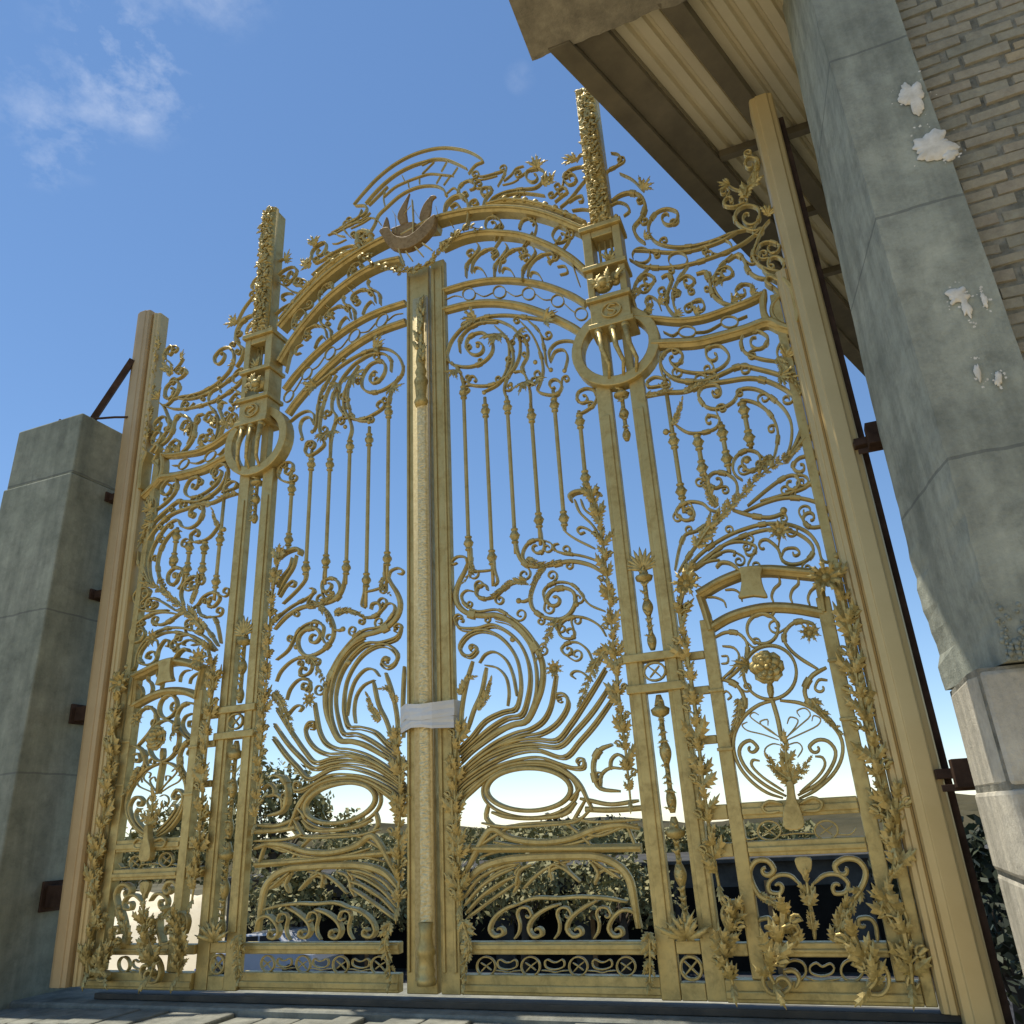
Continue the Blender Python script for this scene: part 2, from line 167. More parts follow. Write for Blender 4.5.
('leaf','fan_rib',0.019,0.035,0.073,0,[(0.123,1.724),(0.22,1.796),(0.316,1.867),(0.506,1.957),(0.69,1.993),(0.834,1.993),(0.97,1.944),(1.063,1.914),(1.126,1.917),(1.135,1.955),(1.121,1.966),(1.104,1.967),(1.092,1.96),(1.088,1.949),(1.092,1.94),(1.099,1.937),(1.105,1.938)]),
('leaf','fan_rib',0.03,0.035,0.065,0,[(0.212,1.814),(0.309,1.885),(0.499,1.975),(0.684,2.011),(0.828,2.012),(0.965,1.961),(1.057,1.931),(1.121,1.934),(1.13,1.972),(1.115,1.984),(1.098,1.985),(1.086,1.977),(1.082,1.967),(1.086,1.958),(1.094,1.954),(1.1,1.956)]),
('leaf','fan_rib',0.025,0.035,0.073,0,[(0.112,1.672),(0.209,1.743),(0.305,1.814),(0.448,1.906),(0.598,1.96),(0.761,1.97),(0.918,1.943),(1.033,1.872),(1.096,1.803),(1.137,1.71),(1.165,1.656)]),
('leaf','fan_rib',0.04,0.035,0.065,0,[(0.202,1.761),(0.298,1.832),(0.441,1.924),(0.591,1.978),(0.755,1.988),(0.912,1.961),(1.028,1.89),(1.09,1.821),(1.132,1.727),(1.16,1.673)]),
('leaf','oval_ring',0.045,0.04,0.065,1,[(1.025,1.797),(1.004,1.754),(0.952,1.718),(0.873,1.694),(0.777,1.684),(0.675,1.69),(0.579,1.711),(0.5,1.745),(0.448,1.788),(0.432,1.835),(0.453,1.88),(0.508,1.918),(0.591,1.942),(0.691,1.951),(0.795,1.943),(0.89,1.921),(0.965,1.886),(1.012,1.843)]),
('leaf','oval_ring',0.03,0.03,0.075,1,[(1.065,1.784),(1.041,1.731),(0.981,1.687),(0.893,1.656),(0.785,1.643),(0.669,1.649),(0.561,1.674),(0.471,1.715),(0.413,1.768),(0.395,1.826),(0.418,1.882),(0.481,1.929),(0.576,1.96),(0.689,1.971),(0.807,1.963),(0.914,1.935),(0.998,1.892),(1.05,1.84)]),
('leaf','scroll',0.045,0.035,0.065,0,[(0.744,3.566),(0.753,3.476),(0.791,3.391),(0.863,3.349),(0.998,3.336),(1.151,3.338),(1.296,3.285),(1.406,3.192)]),
('leaf','scroll',0.028,0.035,0.065,0,[(0.844,3.358),(0.793,3.425),(0.81,3.495),(0.866,3.542),(0.949,3.539),(0.968,3.5),(0.962,3.463),(0.938,3.442),(0.908,3.442),(0.885,3.458),(0.876,3.481),(0.882,3.499),(0.896,3.506),(0.908,3.502)]),
('leaf','scroll',0.02,0.035,0.065,0,[(0.938,3.66),(0.947,3.598),(0.949,3.539)]),
('leaf','scroll',0.022,0.035,0.065,0,[(1.077,3.486),(1.042,3.482),(1.036,3.454),(1.081,3.417),(1.229,3.368),(1.336,3.315),(1.412,3.256)]),
('leaf','scroll',0.024,0.035,0.065,0,[(1.125,3.673),(1.129,3.583),(1.203,3.501),(1.344,3.399)]),
('leaf','scroll',0.022,0.035,0.065,0,[(1.282,3.539),(1.244,3.532),(1.228,3.565),(1.258,3.582),(1.32,3.543),(1.378,3.459)]),
('leaf','scroll',0.03,0.035,0.065,0,[(1.229,3.802),(1.258,3.696),(1.343,3.581),(1.389,3.476)]),
('leaf','scroll',0.026,0.035,0.065,0,[(1.277,3.792),(1.298,3.708),(1.367,3.635),(1.411,3.549)]),
('leaf','scroll',0.04,0.06,0.065,0,[(1.2,3.798),(1.194,3.84),(1.244,3.863),(1.349,3.847),(1.431,3.804)]),
('leaf','scroll',0.04,0.035,0.065,0,[(0.959,3.324),(0.896,3.258),(0.848,3.171),(0.831,3.099),(0.851,3.022),(0.932,2.955),(1.042,2.926),(1.118,2.955),(1.165,3.029),(1.156,3.108),(1.088,3.148),(1.003,3.143),(0.955,3.095),(0.963,3.058),(0.988,3.033),(1.019,3.029),(1.042,3.041),(1.051,3.063),(1.044,3.083),(1.03,3.093),(1.015,3.093),(1.008,3.085)]),
('leaf','scroll',0.024,0.035,0.065,0,[(0.94,3.064),(0.934,3.148),(0.997,3.194),(1.092,3.192),(1.172,3.147),(1.22,3.067),(1.269,2.996),(1.371,2.936)]),
('leaf','scroll',0.03,0.035,0.065,0,[(0.844,3.115),(0.788,3.096),(0.746,3.102)]),
('leaf','scroll',0.026,0.035,0.065,0,[(1.362,2.762),(1.325,2.837),(1.242,2.901),(1.153,2.927),(1.068,2.908),(1.027,2.851),(1.05,2.795),(1.113,2.778),(1.135,2.793),(1.141,2.817),(1.133,2.837),(1.116,2.848),(1.099,2.846),(1.089,2.837),(1.089,2.826),(1.095,2.819)]),
('leaf','scroll',0.024,0.035,0.065,0,[(1.249,2.605),(1.222,2.685),(1.155,2.746),(1.083,2.752),(1.035,2.718),(1.058,2.675),(1.081,2.669),(1.1,2.677),(1.108,2.692),(1.105,2.708),(1.095,2.717),(1.083,2.719),(1.076,2.713),(1.075,2.706)]),
('leaf','scroll',0.022,0.035,0.065,0,[(1.237,2.471),(1.172,2.537),(1.12,2.552),(1.091,2.53),(1.119,2.501)]),
('leaf','scroll',0.04,0.05,0.065,0,[(1.332,2.053),(1.245,2.026),(1.196,1.952),(1.195,1.859),(1.23,1.789),(1.351,1.766)]),
('leaf','scroll',0.03,0.04,0.065,0,[(1.382,1.9),(1.3,1.91),(1.238,1.872),(1.226,1.804)]),
('leaf','scroll',0.03,0.04,0.065,0,[(1.302,1.898),(1.314,1.958),(1.362,1.989),(1.42,1.95)]),
('leaf','@ball',0,0,0.065,0,[(0.746,3.102),0.022]),
('leaf','@ball',0,0,0.065,0,[(0.68,2.83),0.022]),
('leaf','@ball',0,0,0.065,0,[(1.175,3.013),0.022]),
('leaf','@ball',0,0,0.065,0,[(0.351,2.815),0.022]),
('leaf','@flower',0,0,0.065,0,[(0.992,2.576),0.12]),
('leaf','~acanthus_leaf',0.13,0.04,0.045,0,[(1.042,2.921),(0.991,2.865),(0.938,2.783),(0.879,2.685)]),
('leaf','~acanthus_leaf',0.1,0.04,0.045,0,[(0.828,3.408),(0.941,3.342),(1.056,3.341)]),
('leaf','~acanthus_leaf',0.1,0.04,0.045,0,[(0.958,3.314),(0.895,3.248),(0.85,3.152)]),
('leaf','~acanthus_leaf',0.1,0.04,0.045,0,[(0.817,3.233),(0.719,3.245),(0.628,3.21),(0.536,3.163)]),
('leaf','~acanthus_leaf',0.08,0.03,0.045,0,[(0.374,3.463),(0.392,3.39),(0.317,3.314)]),
('leaf','~acanthus_leaf',0.16,0.05,0.045,0,[(1.358,2.668),(1.283,2.592),(1.22,2.481),(1.156,2.355)]),
('leaf','bulrush',0.045,0.03,0.065,0,[(0.253,2.207),(0.264,2.378),(0.303,2.55),(0.362,2.713)]),
('leaf','bulrush',0.045,0.03,0.065,0,[(0.302,2.237),(0.355,2.369),(0.418,2.484),(0.464,2.656)]),
('leaf','bulrush',0.045,0.03,0.065,0,[(0.205,2.229),(0.211,2.454),(0.198,2.742)]),
('leaf','~feather',0.12,0.03,0.045,0,[(0.393,2.365),(0.455,2.446),(0.498,2.546)]),
('leaf','~feather',0.1,0.03,0.045,0,[(0.261,2.483),(0.314,2.584),(0.373,2.595)]),
('leaf','~acanthus_column',0.24,0.08,0.045,0,[(0.253,2.224),(0.23,2.108),(0.217,1.976),(0.213,1.846),(0.219,1.702),(0.233,1.56),(0.226,1.332),(0.229,1.14)]),
('leaf','~acanthus_column',0.2,0.07,0.025,0,[(1.367,3.833),(1.396,3.649),(1.414,3.453),(1.419,3.227),(1.423,3.008),(1.417,2.78),(1.423,2.592)]),
('leaf','~acanthus_column',0.2,0.07,0.025,0,[(1.423,2.592),(1.419,2.393),(1.421,2.184),(1.427,2.011),(1.426,1.859),(1.425,1.71)]),
('leaf','mid_rail',0.05,0.05,0.077,0,[(0.231,1.477),(0.651,1.46),(1.057,1.445),(1.449,1.435)]),
('leaf','mid_rail',0.035,0.05,0.077,0,[(1.111,1.673),(1.274,1.659),(1.475,1.66)]),
('leaf','fan_rib',0.05,0.035,0.065,0,[(0.253,1.328),(0.407,1.549),(0.481,1.584),(0.585,1.526),(0.791,1.492),(0.995,1.505),(1.165,1.552),(1.329,1.569),(1.454,1.545)]),
('leaf','fan_rib',0.06,0.035,0.065,0,[(0.233,1.239),(0.362,1.347),(0.525,1.394),(0.734,1.406),(0.987,1.404),(1.15,1.395),(1.274,1.351),(1.352,1.268),(1.372,1.131),(1.382,0.998)]),
('leaf','fan_rib',0.03,0.035,0.065,0,[(0.24,1.18),(0.36,1.295),(0.523,1.357),(0.646,1.372)]),
('leaf','fan_rib',0.03,0.035,0.065,0,[(0.247,1.136),(0.358,1.236),(0.485,1.306),(0.609,1.347)]),
('leaf','fan_rib',0.03,0.035,0.065,0,[(0.255,1.093),(0.374,1.192),(0.518,1.269),(0.624,1.302)]),
('leaf','fan_rib',0.03,0.035,0.065,0,[(0.263,1.064),(0.407,1.148),(0.533,1.218),(0.613,1.259)]),
('leaf','fan_rib',0.03,0.035,0.065,0,[(0.392,1.627),(0.553,1.596),(0.798,1.592),(1.037,1.602),(1.143,1.664)]),
('leaf','fan_rib',0.03,0.035,0.065,0,[(1.015,1.731),(1.089,1.802),(1.028,1.883)]),
('leaf','fan_rib',0.03,0.035,0.065,0,[(1.115,1.725),(1.039,1.624),(1.17,1.596),(1.46,1.595)]),
('leaf','fan_rib',0.03,0.035,0.065,0,[(0.612,1.245),(0.643,1.331),(0.731,1.365)]),
('leaf','fan_rib',0.03,0.035,0.065,0,[(0.859,1.267),(0.849,1.346),(0.917,1.366)]),
('leaf','fan_rib',0.03,0.035,0.065,0,[(1.04,1.255),(0.963,1.321),(0.883,1.36)]),
('leaf','fan_rib',0.03,0.035,0.065,0,[(1.136,1.246),(1.165,1.301),(1.13,1.359)]),
('leaf','fan_rib',0.026,0.035,0.065,0,[(1.297,1.269),(1.208,1.328),(1.132,1.373)]),
('leaf','fan_rib',0.035,0.04,0.065,0,[(0.614,1.137),(0.735,1.171),(0.901,1.167),(1.032,1.172),(1.191,1.162),(1.329,1.139)]),
('leaf','s_scroll',0.035,0.045,0.065,0,[(0.632,1.141),(0.536,1.115),(0.452,1.062),(0.418,0.998),(0.451,0.96),(0.503,0.97),(0.51,0.985),(0.506,0.998),(0.495,1.005),(0.483,1.004),(0.476,0.998),(0.476,0.993)]),
('leaf','s_scroll',0.035,0.045,0.065,0,[(0.899,1.133),(0.806,1.109),(0.719,1.059),(0.684,1.001),(0.714,0.956),(0.762,0.964),(0.77,0.981),(0.764,0.996),(0.751,1.002),(0.738,1.001),(0.731,0.994),(0.731,0.988)]),
('leaf','s_scroll',0.035,0.045,0.065,0,[(1.146,1.152),(1.051,1.112),(0.965,1.056),(0.936,0.999),(0.973,0.958),(1.022,0.968),(1.028,0.984),(1.022,0.997),(1.009,1.003),(0.998,1),(0.992,0.994),(0.993,0.988)]),
('leaf','s_scroll',0.035,0.045,0.065,0,[(1.397,0.998),(1.372,1.077),(1.297,1.095),(1.23,1.053),(1.198,0.997),(1.226,0.957),(1.273,0.962),(1.28,0.979),(1.275,0.993),(1.262,0.999),(1.249,0.997),(1.243,0.99),(1.243,0.984)]),
('leaf','s_scroll',0.024,0.03,0.065,0,[(0.586,0.946),(0.617,0.983),(0.625,1.032),(0.611,1.085),(0.634,1.116),(0.684,1.115),(0.706,1.08),(0.699,1.067),(0.687,1.062),(0.676,1.064),(0.671,1.07),(0.672,1.075)]),
('leaf','s_scroll',0.024,0.03,0.065,0,[(0.851,0.945),(0.882,0.981),(0.89,1.029),(0.878,1.082),(0.9,1.112),(0.949,1.111),(0.969,1.076),(0.962,1.064),(0.95,1.059),(0.94,1.061),(0.935,1.066),(0.937,1.072)]),
('leaf','s_scroll',0.024,0.03,0.065,0,[(1.1,0.944),(1.13,0.98),(1.14,1.027),(1.129,1.078),(1.151,1.108),(1.198,1.107),(1.217,1.073),(1.21,1.061),(1.198,1.056),(1.188,1.058),(1.184,1.063),(1.185,1.068)]),
('leaf','ring_ornament',0.014,0.02,0.065,1,[(0.446,0.794),(0.439,0.771),(0.421,0.753),(0.395,0.743),(0.367,0.743),(0.342,0.752),(0.325,0.77),(0.32,0.793),(0.327,0.816),(0.345,0.834),(0.371,0.844),(0.4,0.844),(0.424,0.834),(0.441,0.816)]),
('leaf','cross_leaf',0.012,0.012,0.065,0,[(0.348,0.763),(0.383,0.793),(0.422,0.818)]),
('leaf','cross_leaf',0.012,0.012,0.065,0,[(0.346,0.812),(0.383,0.793),(0.416,0.772)]),
('leaf','ring_ornament',0.014,0.02,0.065,1,[(0.742,0.796),(0.735,0.774),(0.717,0.756),(0.692,0.746),(0.665,0.746),(0.641,0.755),(0.625,0.773),(0.621,0.795),(0.628,0.817),(0.646,0.835),(0.671,0.845),(0.699,0.845),(0.722,0.835),(0.738,0.818)]),
('leaf','cross_leaf',0.012,0.012,0.065,0,[(0.647,0.765),(0.682,0.795),(0.72,0.819)]),
('leaf','cross_leaf',0.012,0.012,0.065,0,[(0.647,0.814),(0.682,0.795),(0.713,0.774)]),
('leaf','ring_ornament',0.014,0.02,0.065,1,[(1.047,0.797),(1.039,0.776),(1.022,0.759),(0.998,0.749),(0.972,0.749),(0.949,0.758),(0.935,0.775),(0.931,0.797),(0.938,0.818),(0.956,0.836),(0.98,0.846),(1.006,0.846),(1.029,0.836),(1.043,0.819)]),
('leaf','cross_leaf',0.012,0.012,0.065,0,[(0.955,0.768),(0.989,0.797),(1.026,0.821)]),
('leaf','cross_leaf',0.012,0.012,0.065,0,[(0.956,0.815),(0.989,0.797),(1.019,0.776)]),
('leaf','ring_ornament',0.014,0.02,0.065,1,[(1.34,0.799),(1.332,0.778),(1.314,0.761),(1.291,0.752),(1.266,0.751),(1.245,0.761),(1.231,0.777),(1.228,0.799),(1.236,0.82),(1.253,0.837),(1.277,0.847),(1.302,0.847),(1.323,0.837),(1.336,0.82)]),
('leaf','cross_leaf',0.012,0.012,0.065,0,[(1.25,0.77),(1.284,0.799),(1.32,0.822)]),
('leaf','cross_leaf',0.012,0.012,0.065,0,[(1.252,0.817),(1.284,0.799),(1.312,0.779)]),
('leaf','bean_ornament',0.013,0.018,0.065,1,[(0.464,0.818),(0.485,0.831),(0.518,0.817),(0.549,0.817),(0.58,0.831),(0.595,0.818),(0.587,0.792),(0.53,0.777),(0.473,0.788)]),
('leaf','tendril',0.01,0.015,0.065,0,[(0.437,0.771),(0.487,0.768),(0.529,0.76),(0.571,0.769),(0.621,0.772)]),
('leaf','bean_ornament',0.013,0.018,0.065,1,[(0.777,0.82),(0.797,0.832),(0.828,0.819),(0.857,0.819),(0.887,0.832),(0.902,0.819),(0.894,0.794),(0.838,0.779),(0.784,0.79)]),
('leaf','tendril',0.01,0.015,0.065,0,[(0.749,0.773),(0.797,0.771),(0.837,0.763),(0.878,0.771),(0.926,0.774)]),
('leaf','bean_ornament',0.013,0.018,0.065,1,[(1.079,0.821),(1.099,0.833),(1.129,0.82),(1.156,0.82),(1.185,0.833),(1.199,0.82),(1.191,0.796),(1.137,0.781),(1.086,0.792)]),
('leaf','tendril',0.01,0.015,0.065,0,[(1.051,0.775),(1.098,0.773),(1.136,0.766),(1.175,0.774),(1.221,0.777)]),
('leaf','~acanthus_leaf',0.15,0.08,0.005,0,[(0.262,1.05),(0.302,0.922),(0.268,0.797),(0.265,0.715)]),
('leaf','~acanthus_leaf',0.16,0.08,-0.015,0,[(1.463,0.984),(1.456,0.868),(1.436,0.734)]),
('panel','scroll',0.024,0.03,0,0,[(1.894,6.635),(1.99,6.525),(2.067,6.37)]),
('panel','@leaf_tuft',0,0,0,0,[(2.06,6.365),0.13,35]),
('panel','scroll',0.04,0.04,0,0,[(1.791,6.377),(1.87,6.412),(1.955,6.404),(2.032,6.339),(2.06,6.227),(2.015,6.113),(1.945,6.038),(1.963,5.928),(2.015,5.852)]),
('panel','scroll',0.028,0.03,0,0,[(1.776,6.329),(1.841,6.343),(1.91,6.288),(1.929,6.214),(1.877,6.182)]),
('panel','scroll',0.022,0.03,0,0,[(1.768,6.676),(1.815,6.711),(1.882,6.724),(1.921,6.777),(1.9,6.844),(1.844,6.883)]),
('panel','scroll',0.03,0.035,0,0,[(2.824,5.69),(2.677,5.699),(2.542,5.682),(2.39,5.686),(2.239,5.728),(2.112,5.816),(2.063,5.915),(2.064,6.017),(2.128,6.108),(2.221,6.122),(2.299,6.057),(2.292,5.994),(2.261,5.958),(2.221,5.957),(2.189,5.985),(2.175,6.026),(2.182,6.06),(2.201,6.075),(2.22,6.071),(2.231,6.055)]),
('panel','scroll',0.03,0.035,0,0,[(1.879,5.732),(1.969,5.637),(2.12,5.566),(2.29,5.529),(2.443,5.526),(2.596,5.541),(2.75,5.579),(2.902,5.664)]),
('panel','scroll',0.028,0.035,0,0,[(1.928,5.802),(2.025,5.765),(2.194,5.685),(2.383,5.64),(2.574,5.646),(2.712,5.69)]),
('panel','ring_ornament',0.018,0.03,0,0,[(1.903,5.742),(1.903,5.775),(1.916,5.802),(1.94,5.817),(1.97,5.818),(2,5.804),(2.025,5.778),(2.039,5.746),(2.041,5.713),(2.029,5.686),(2.006,5.67),(1.976,5.668),(1.946,5.68),(1.92,5.704)]),
('panel','ring_ornament',0.018,0.03,0,0,[(2.174,5.607),(2.179,5.638),(2.199,5.66),(2.228,5.668),(2.26,5.661),(2.289,5.64),(2.309,5.61),(2.316,5.576),(2.308,5.547),(2.288,5.526),(2.258,5.52),(2.226,5.528),(2.198,5.55),(2.179,5.581)]),
('panel','ring_ornament',0.018,0.03,0,0,[(2.482,5.624),(2.488,5.654),(2.51,5.674),(2.543,5.68),(2.581,5.672),(2.616,5.651),(2.642,5.621),(2.653,5.588),(2.648,5.558),(2.628,5.538),(2.596,5.53),(2.559,5.536),(2.523,5.556),(2.496,5.585)]),
('panel','scroll',0.028,0.035,0,0,[(2.038,5.625),(1.96,5.555),(1.891,5.482),(1.865,5.346),(1.884,5.246),(1.955,5.187)]),
('panel','scroll',0.022,0.035,0,0,[(1.912,5.523),(1.989,5.549),(2.046,5.495),(2.037,5.457),(2.014,5.439),(1.988,5.443),(1.969,5.463),(1.964,5.488),(1.971,5.505),(1.983,5.511),(1.993,5.505)]),
('panel','scroll',0.038,0.035,0,0,[(2.099,5.481),(2.15,5.492),(2.173,5.432),(2.128,5.329),(2.108,5.218),(2.148,5.113),(2.191,5.076)]),
('panel','scroll',0.026,0.035,0,0,[(2.319,5.523),(2.239,5.432),(2.178,5.335),(2.16,5.201),(2.176,5.104)]),
('panel','scroll',0.022,0.035,0,0,[(2.219,5.403),(2.292,5.426),(2.34,5.373),(2.329,5.338),(2.306,5.323),(2.281,5.328),(2.265,5.348),(2.262,5.372),(2.269,5.388),(2.281,5.392),(2.29,5.386)]),
('panel','scroll',0.04,0.035,0,0,[(2.362,5.424),(2.436,5.415),(2.449,5.312),(2.454,5.195),(2.511,5.107),(2.576,5.059)]),
('panel','scroll',0.026,0.035,0,0,[(2.645,5.5),(2.54,5.42),(2.479,5.325),(2.48,5.209),(2.513,5.125)]),
('panel','scroll',0.022,0.035,0,0,[(2.514,5.394),(2.593,5.401),(2.624,5.339),(2.604,5.309),(2.576,5.302),(2.553,5.317),(2.542,5.343),(2.544,5.367),(2.556,5.38),(2.569,5.379),(2.577,5.37)]),
('panel','scroll',0.036,0.035,0,0,[(2.601,5.457),(2.677,5.488),(2.718,5.426),(2.728,5.329),(2.785,5.24),(2.866,5.196)]),
('panel','scroll',0.022,0.035,0,0,[(2.062,5.187),(2.044,5.275),(1.992,5.332),(1.952,5.294),(1.963,5.267),(1.981,5.255),(1.997,5.257),(2.005,5.269),(2.004,5.283),(1.998,5.29)]),
('panel','scroll',0.022,0.035,0,0,[(2.303,5.074),(2.376,5.102),(2.365,5.179),(2.3,5.182),(2.292,5.154),(2.3,5.129),(2.315,5.115),(2.33,5.116),(2.337,5.127),(2.336,5.138)]),
('panel','scroll',0.022,0.035,0,0,[(2.75,5.083),(2.739,5.177),(2.673,5.216),(2.618,5.18),(2.624,5.144),(2.642,5.121),(2.664,5.118),(2.679,5.129),(2.684,5.148),(2.679,5.162),(2.67,5.168)]),
('panel','@leaf_tuft',0,0,0,0,[(1.94,5.393),0.09,200]),
('panel','@leaf_tuft',0,0,0,0,[(2.23,5.294),0.09,200]),
('panel','@leaf_tuft',0,0,0,0,[(2.537,5.281),0.09,200]),
('panel','@leaf_tuft',0,0,0,0,[(2.058,5.235),0.08,20]),
('panel','@leaf_tuft',0,0,0,0,[(2.165,5.096),0.08,20]),
('panel','@leaf_tuft',0,0,0,0,[(2.578,5.074),0.08,20]),
('panel','@leaf_tuft',0,0,0,0,[(2.716,5.095),0.08,20]),
('panel','@leaf_tuft',0,0,0,0,[(2.301,5.063),0.08,20]),
('panel','@leaf_tuft',0,0,0,0,[(1.955,5.187),0.08,20]),
('panel','@leaf_tuft',0,0,0,0,[(2.019,5.881),0.08,20]),
('panel','arched_rail',0.05,0.07,0,0,[(1.818,5.197),(1.931,5.149),(2.042,5.102),(2.186,5.042),(2.35,5.014),(2.517,5.027),(2.7,5.051),(2.793,5.08)]),
('panel','arched_rail',0.08,0.07,0,0,[(1.959,4.901),(2.07,4.874),(2.268,4.824),(2.448,4.817),(2.627,4.822),(2.787,4.836),(2.876,4.759),(2.988,4.681)]),
('panel','ring_ornament',0.018,0.02,0,1,[(2.285,4.921),(2.276,4.902),(2.257,4.891),(2.232,4.89),(2.205,4.898),(2.182,4.915),(2.167,4.936),(2.164,4.959),(2.172,4.977),(2.192,4.988),(2.217,4.99),(2.244,4.981),(2.267,4.964),(2.282,4.943)]),
('panel','ring_ornament',0.018,0.02,0,1,[(2.591,4.908),(2.582,4.889),(2.564,4.879),(2.539,4.877),(2.513,4.885),(2.491,4.902),(2.478,4.923),(2.475,4.945),(2.484,4.963),(2.503,4.974),(2.527,4.975),(2.553,4.967),(2.575,4.951),(2.589,4.929)]),
('panel','tendril',0.012,0.035,0,0,[(2.055,4.983),(2.115,4.931),(2.164,4.949)]),
('panel','tendril',0.012,0.035,0,0,[(2.284,4.912),(2.37,4.896),(2.474,4.929)]),
('panel','tendril',0.012,0.035,0,0,[(2.594,4.924),(2.663,4.935)]),
('panel','loop_frame',0.06,0.07,0,0,[(2.814,5.095),(2.782,4.995),(2.783,4.864),(2.859,4.758)]),
('panel','loop_frame',0.045,0.05,0,0,[(2.858,5.147),(2.909,5.041),(2.848,4.973),(2.827,4.892),(2.866,4.798),(2.941,4.745)]),
('panel','loop_frame',0.055,0.09,-0.03,0,[(2.95,5.126),(2.99,5.013),(2.992,4.882),(2.974,4.739)]),
('panel','scroll',0.036,0.06,-0.03,0,[(2.924,5.124),(2.865,5.19),(2.833,5.156),(2.867,5.099)]),
('panel','scroll',0.03,0.035,0,0,[(2.902,5.664),(2.836,5.654),(2.755,5.722),(2.713,5.811),(2.74,5.887),(2.814,5.912),(2.885,5.861),(2.893,5.791),(2.871,5.737),(2.833,5.717),(2.796,5.731),(2.774,5.767),(2.772,5.806),(2.787,5.831),(2.806,5.836),(2.82,5.824)]),
('panel','scroll',0.024,0.035,0,0,[(2.808,5.934),(2.723,5.931),(2.662,5.969),(2.666,6.018),(2.685,6.035),(2.707,6.032),(2.722,6.014),(2.726,5.993),(2.72,5.977),(2.71,5.973),(2.702,5.977)]),
('panel','scroll',0.024,0.035,0,0,[(2.858,6.127),(2.916,6.192),(2.963,6.236),(2.965,6.313),(2.912,6.362),(2.884,6.35),(2.87,6.318),(2.873,6.284),(2.888,6.261),(2.906,6.255),(2.919,6.264),(2.923,6.281),(2.919,6.293)]),
('panel','~acanthus_leaf',0.2,0.05,-0.02,0,[(2.816,5.981),(2.847,6.056),(2.907,6.081),(2.934,6.184)]),
('panel','scroll',0.02,0.03,0,0,[(2.825,6.04),(2.758,6.093),(2.711,6.159)]),
('panel','@leaf_tuft',0,0,0,0,[(2.724,6.144),0.1,160]),
('panel','@leaf_tuft',0,0,0,0,[(2.943,5.745),0.12,60]),
('panel','scroll',0.03,0.035,0,0,[(2.951,5.705),(2.889,5.645),(2.824,5.528),(2.783,5.425),(2.832,5.31),(2.942,5.226),(2.983,5.283),(2.968,5.338),(2.935,5.368),(2.899,5.366),(2.877,5.34),(2.873,5.306),(2.884,5.28),(2.901,5.271),(2.914,5.277)]),
('panel','scroll',0.024,0.035,0,0,[(2.799,5.431),(2.85,5.518),(2.922,5.519),(2.978,5.463),(2.964,5.423),(2.937,5.407),(2.911,5.415),(2.897,5.438),(2.896,5.463),(2.905,5.478),(2.917,5.479)]),
('panel','scroll',0.028,0.05,0,0,[(2.829,5.293),(2.87,5.221),(2.949,5.171)]),
('panel','scroll',0.028,0.035,0,0,[(2.038,4.518),(2.006,4.601),(1.993,4.714),(2.021,4.793),(2.092,4.827),(2.159,4.774),(2.159,4.726),(2.138,4.694),(2.107,4.687),(2.081,4.702),(2.069,4.728),(2.072,4.752),(2.084,4.763),(2.097,4.761)]),
('panel','scroll',0.036,0.04,0,0,[(2.003,4.722),(2.024,4.639),(2.105,4.552),(2.275,4.494),(2.439,4.521),(2.547,4.542),(2.674,4.479),(2.81,4.385),(2.89,4.282),(2.915,4.196)]),
('panel','scroll',0.026,0.035,0,0,[(2.069,4.724),(2.113,4.64),(2.232,4.574),(2.354,4.549),(2.448,4.581),(2.487,4.65),(2.437,4.745),(2.348,4.75),(2.332,4.701),(2.34,4.664),(2.361,4.641),(2.385,4.639),(2.402,4.653),(2.405,4.673),(2.399,4.688),(2.389,4.693)]),
('panel','scroll',0.024,0.035,0,0,[(2.819,4.484),(2.807,4.58),(2.848,4.651),(2.908,4.654),(2.936,4.594),(2.919,4.556),(2.891,4.541),(2.864,4.549),(2.848,4.572),(2.848,4.598),(2.858,4.615),(2.872,4.619),(2.882,4.611)]),
('panel','scroll',0.028,0.035,0,0,[(2.813,4.5),(2.688,4.563),(2.598,4.643),(2.584,4.732),(2.624,4.802),(2.709,4.79),(2.767,4.723),(2.75,4.669),(2.714,4.644),(2.677,4.65),(2.652,4.679),(2.648,4.714),(2.66,4.739),(2.678,4.746),(2.692,4.738)]),
('panel','scroll',0.022,0.035,0,0,[(2.025,4.532),(1.97,4.536),(1.893,4.547),(1.883,4.593),(1.943,4.619),(2.01,4.583),(2.011,4.552),(1.997,4.533),(1.98,4.53),(1.967,4.539),(1.965,4.551)]),
('panel','scroll',0.038,0.04,0,0,[(1.861,4.481),(1.999,4.475),(2.142,4.447),(2.27,4.464),(2.428,4.451),(2.598,4.43),(2.722,4.363),(2.834,4.244),(2.879,4.118),(2.865,3.987),(2.795,3.853),(2.711,3.742)]),
('panel','scroll',0.03,0.035,0,0,[(2.705,3.753),(2.768,3.86),(2.8,4.003),(2.777,4.126),(2.703,4.25),(2.616,4.334),(2.52,4.354),(2.462,4.278),(2.361,4.244),(2.271,4.282),(2.23,4.381),(2.267,4.444),(2.347,4.443),(2.375,4.424),(2.388,4.393),(2.383,4.364),(2.366,4.347),(2.346,4.346),(2.332,4.358),(2.327,4.375),(2.332,4.388),(2.34,4.392)]),
('panel','scroll',0.028,0.035,0,0,[(2.639,3.768),(2.679,3.862),(2.706,3.969),(2.691,4.089),(2.627,4.2),(2.536,4.262),(2.481,4.239)]),
('panel','scroll',0.03,0.035,0,0,[(2.944,4.12),(2.934,4.027),(2.877,3.908),(2.789,3.817),(2.724,3.74)]),
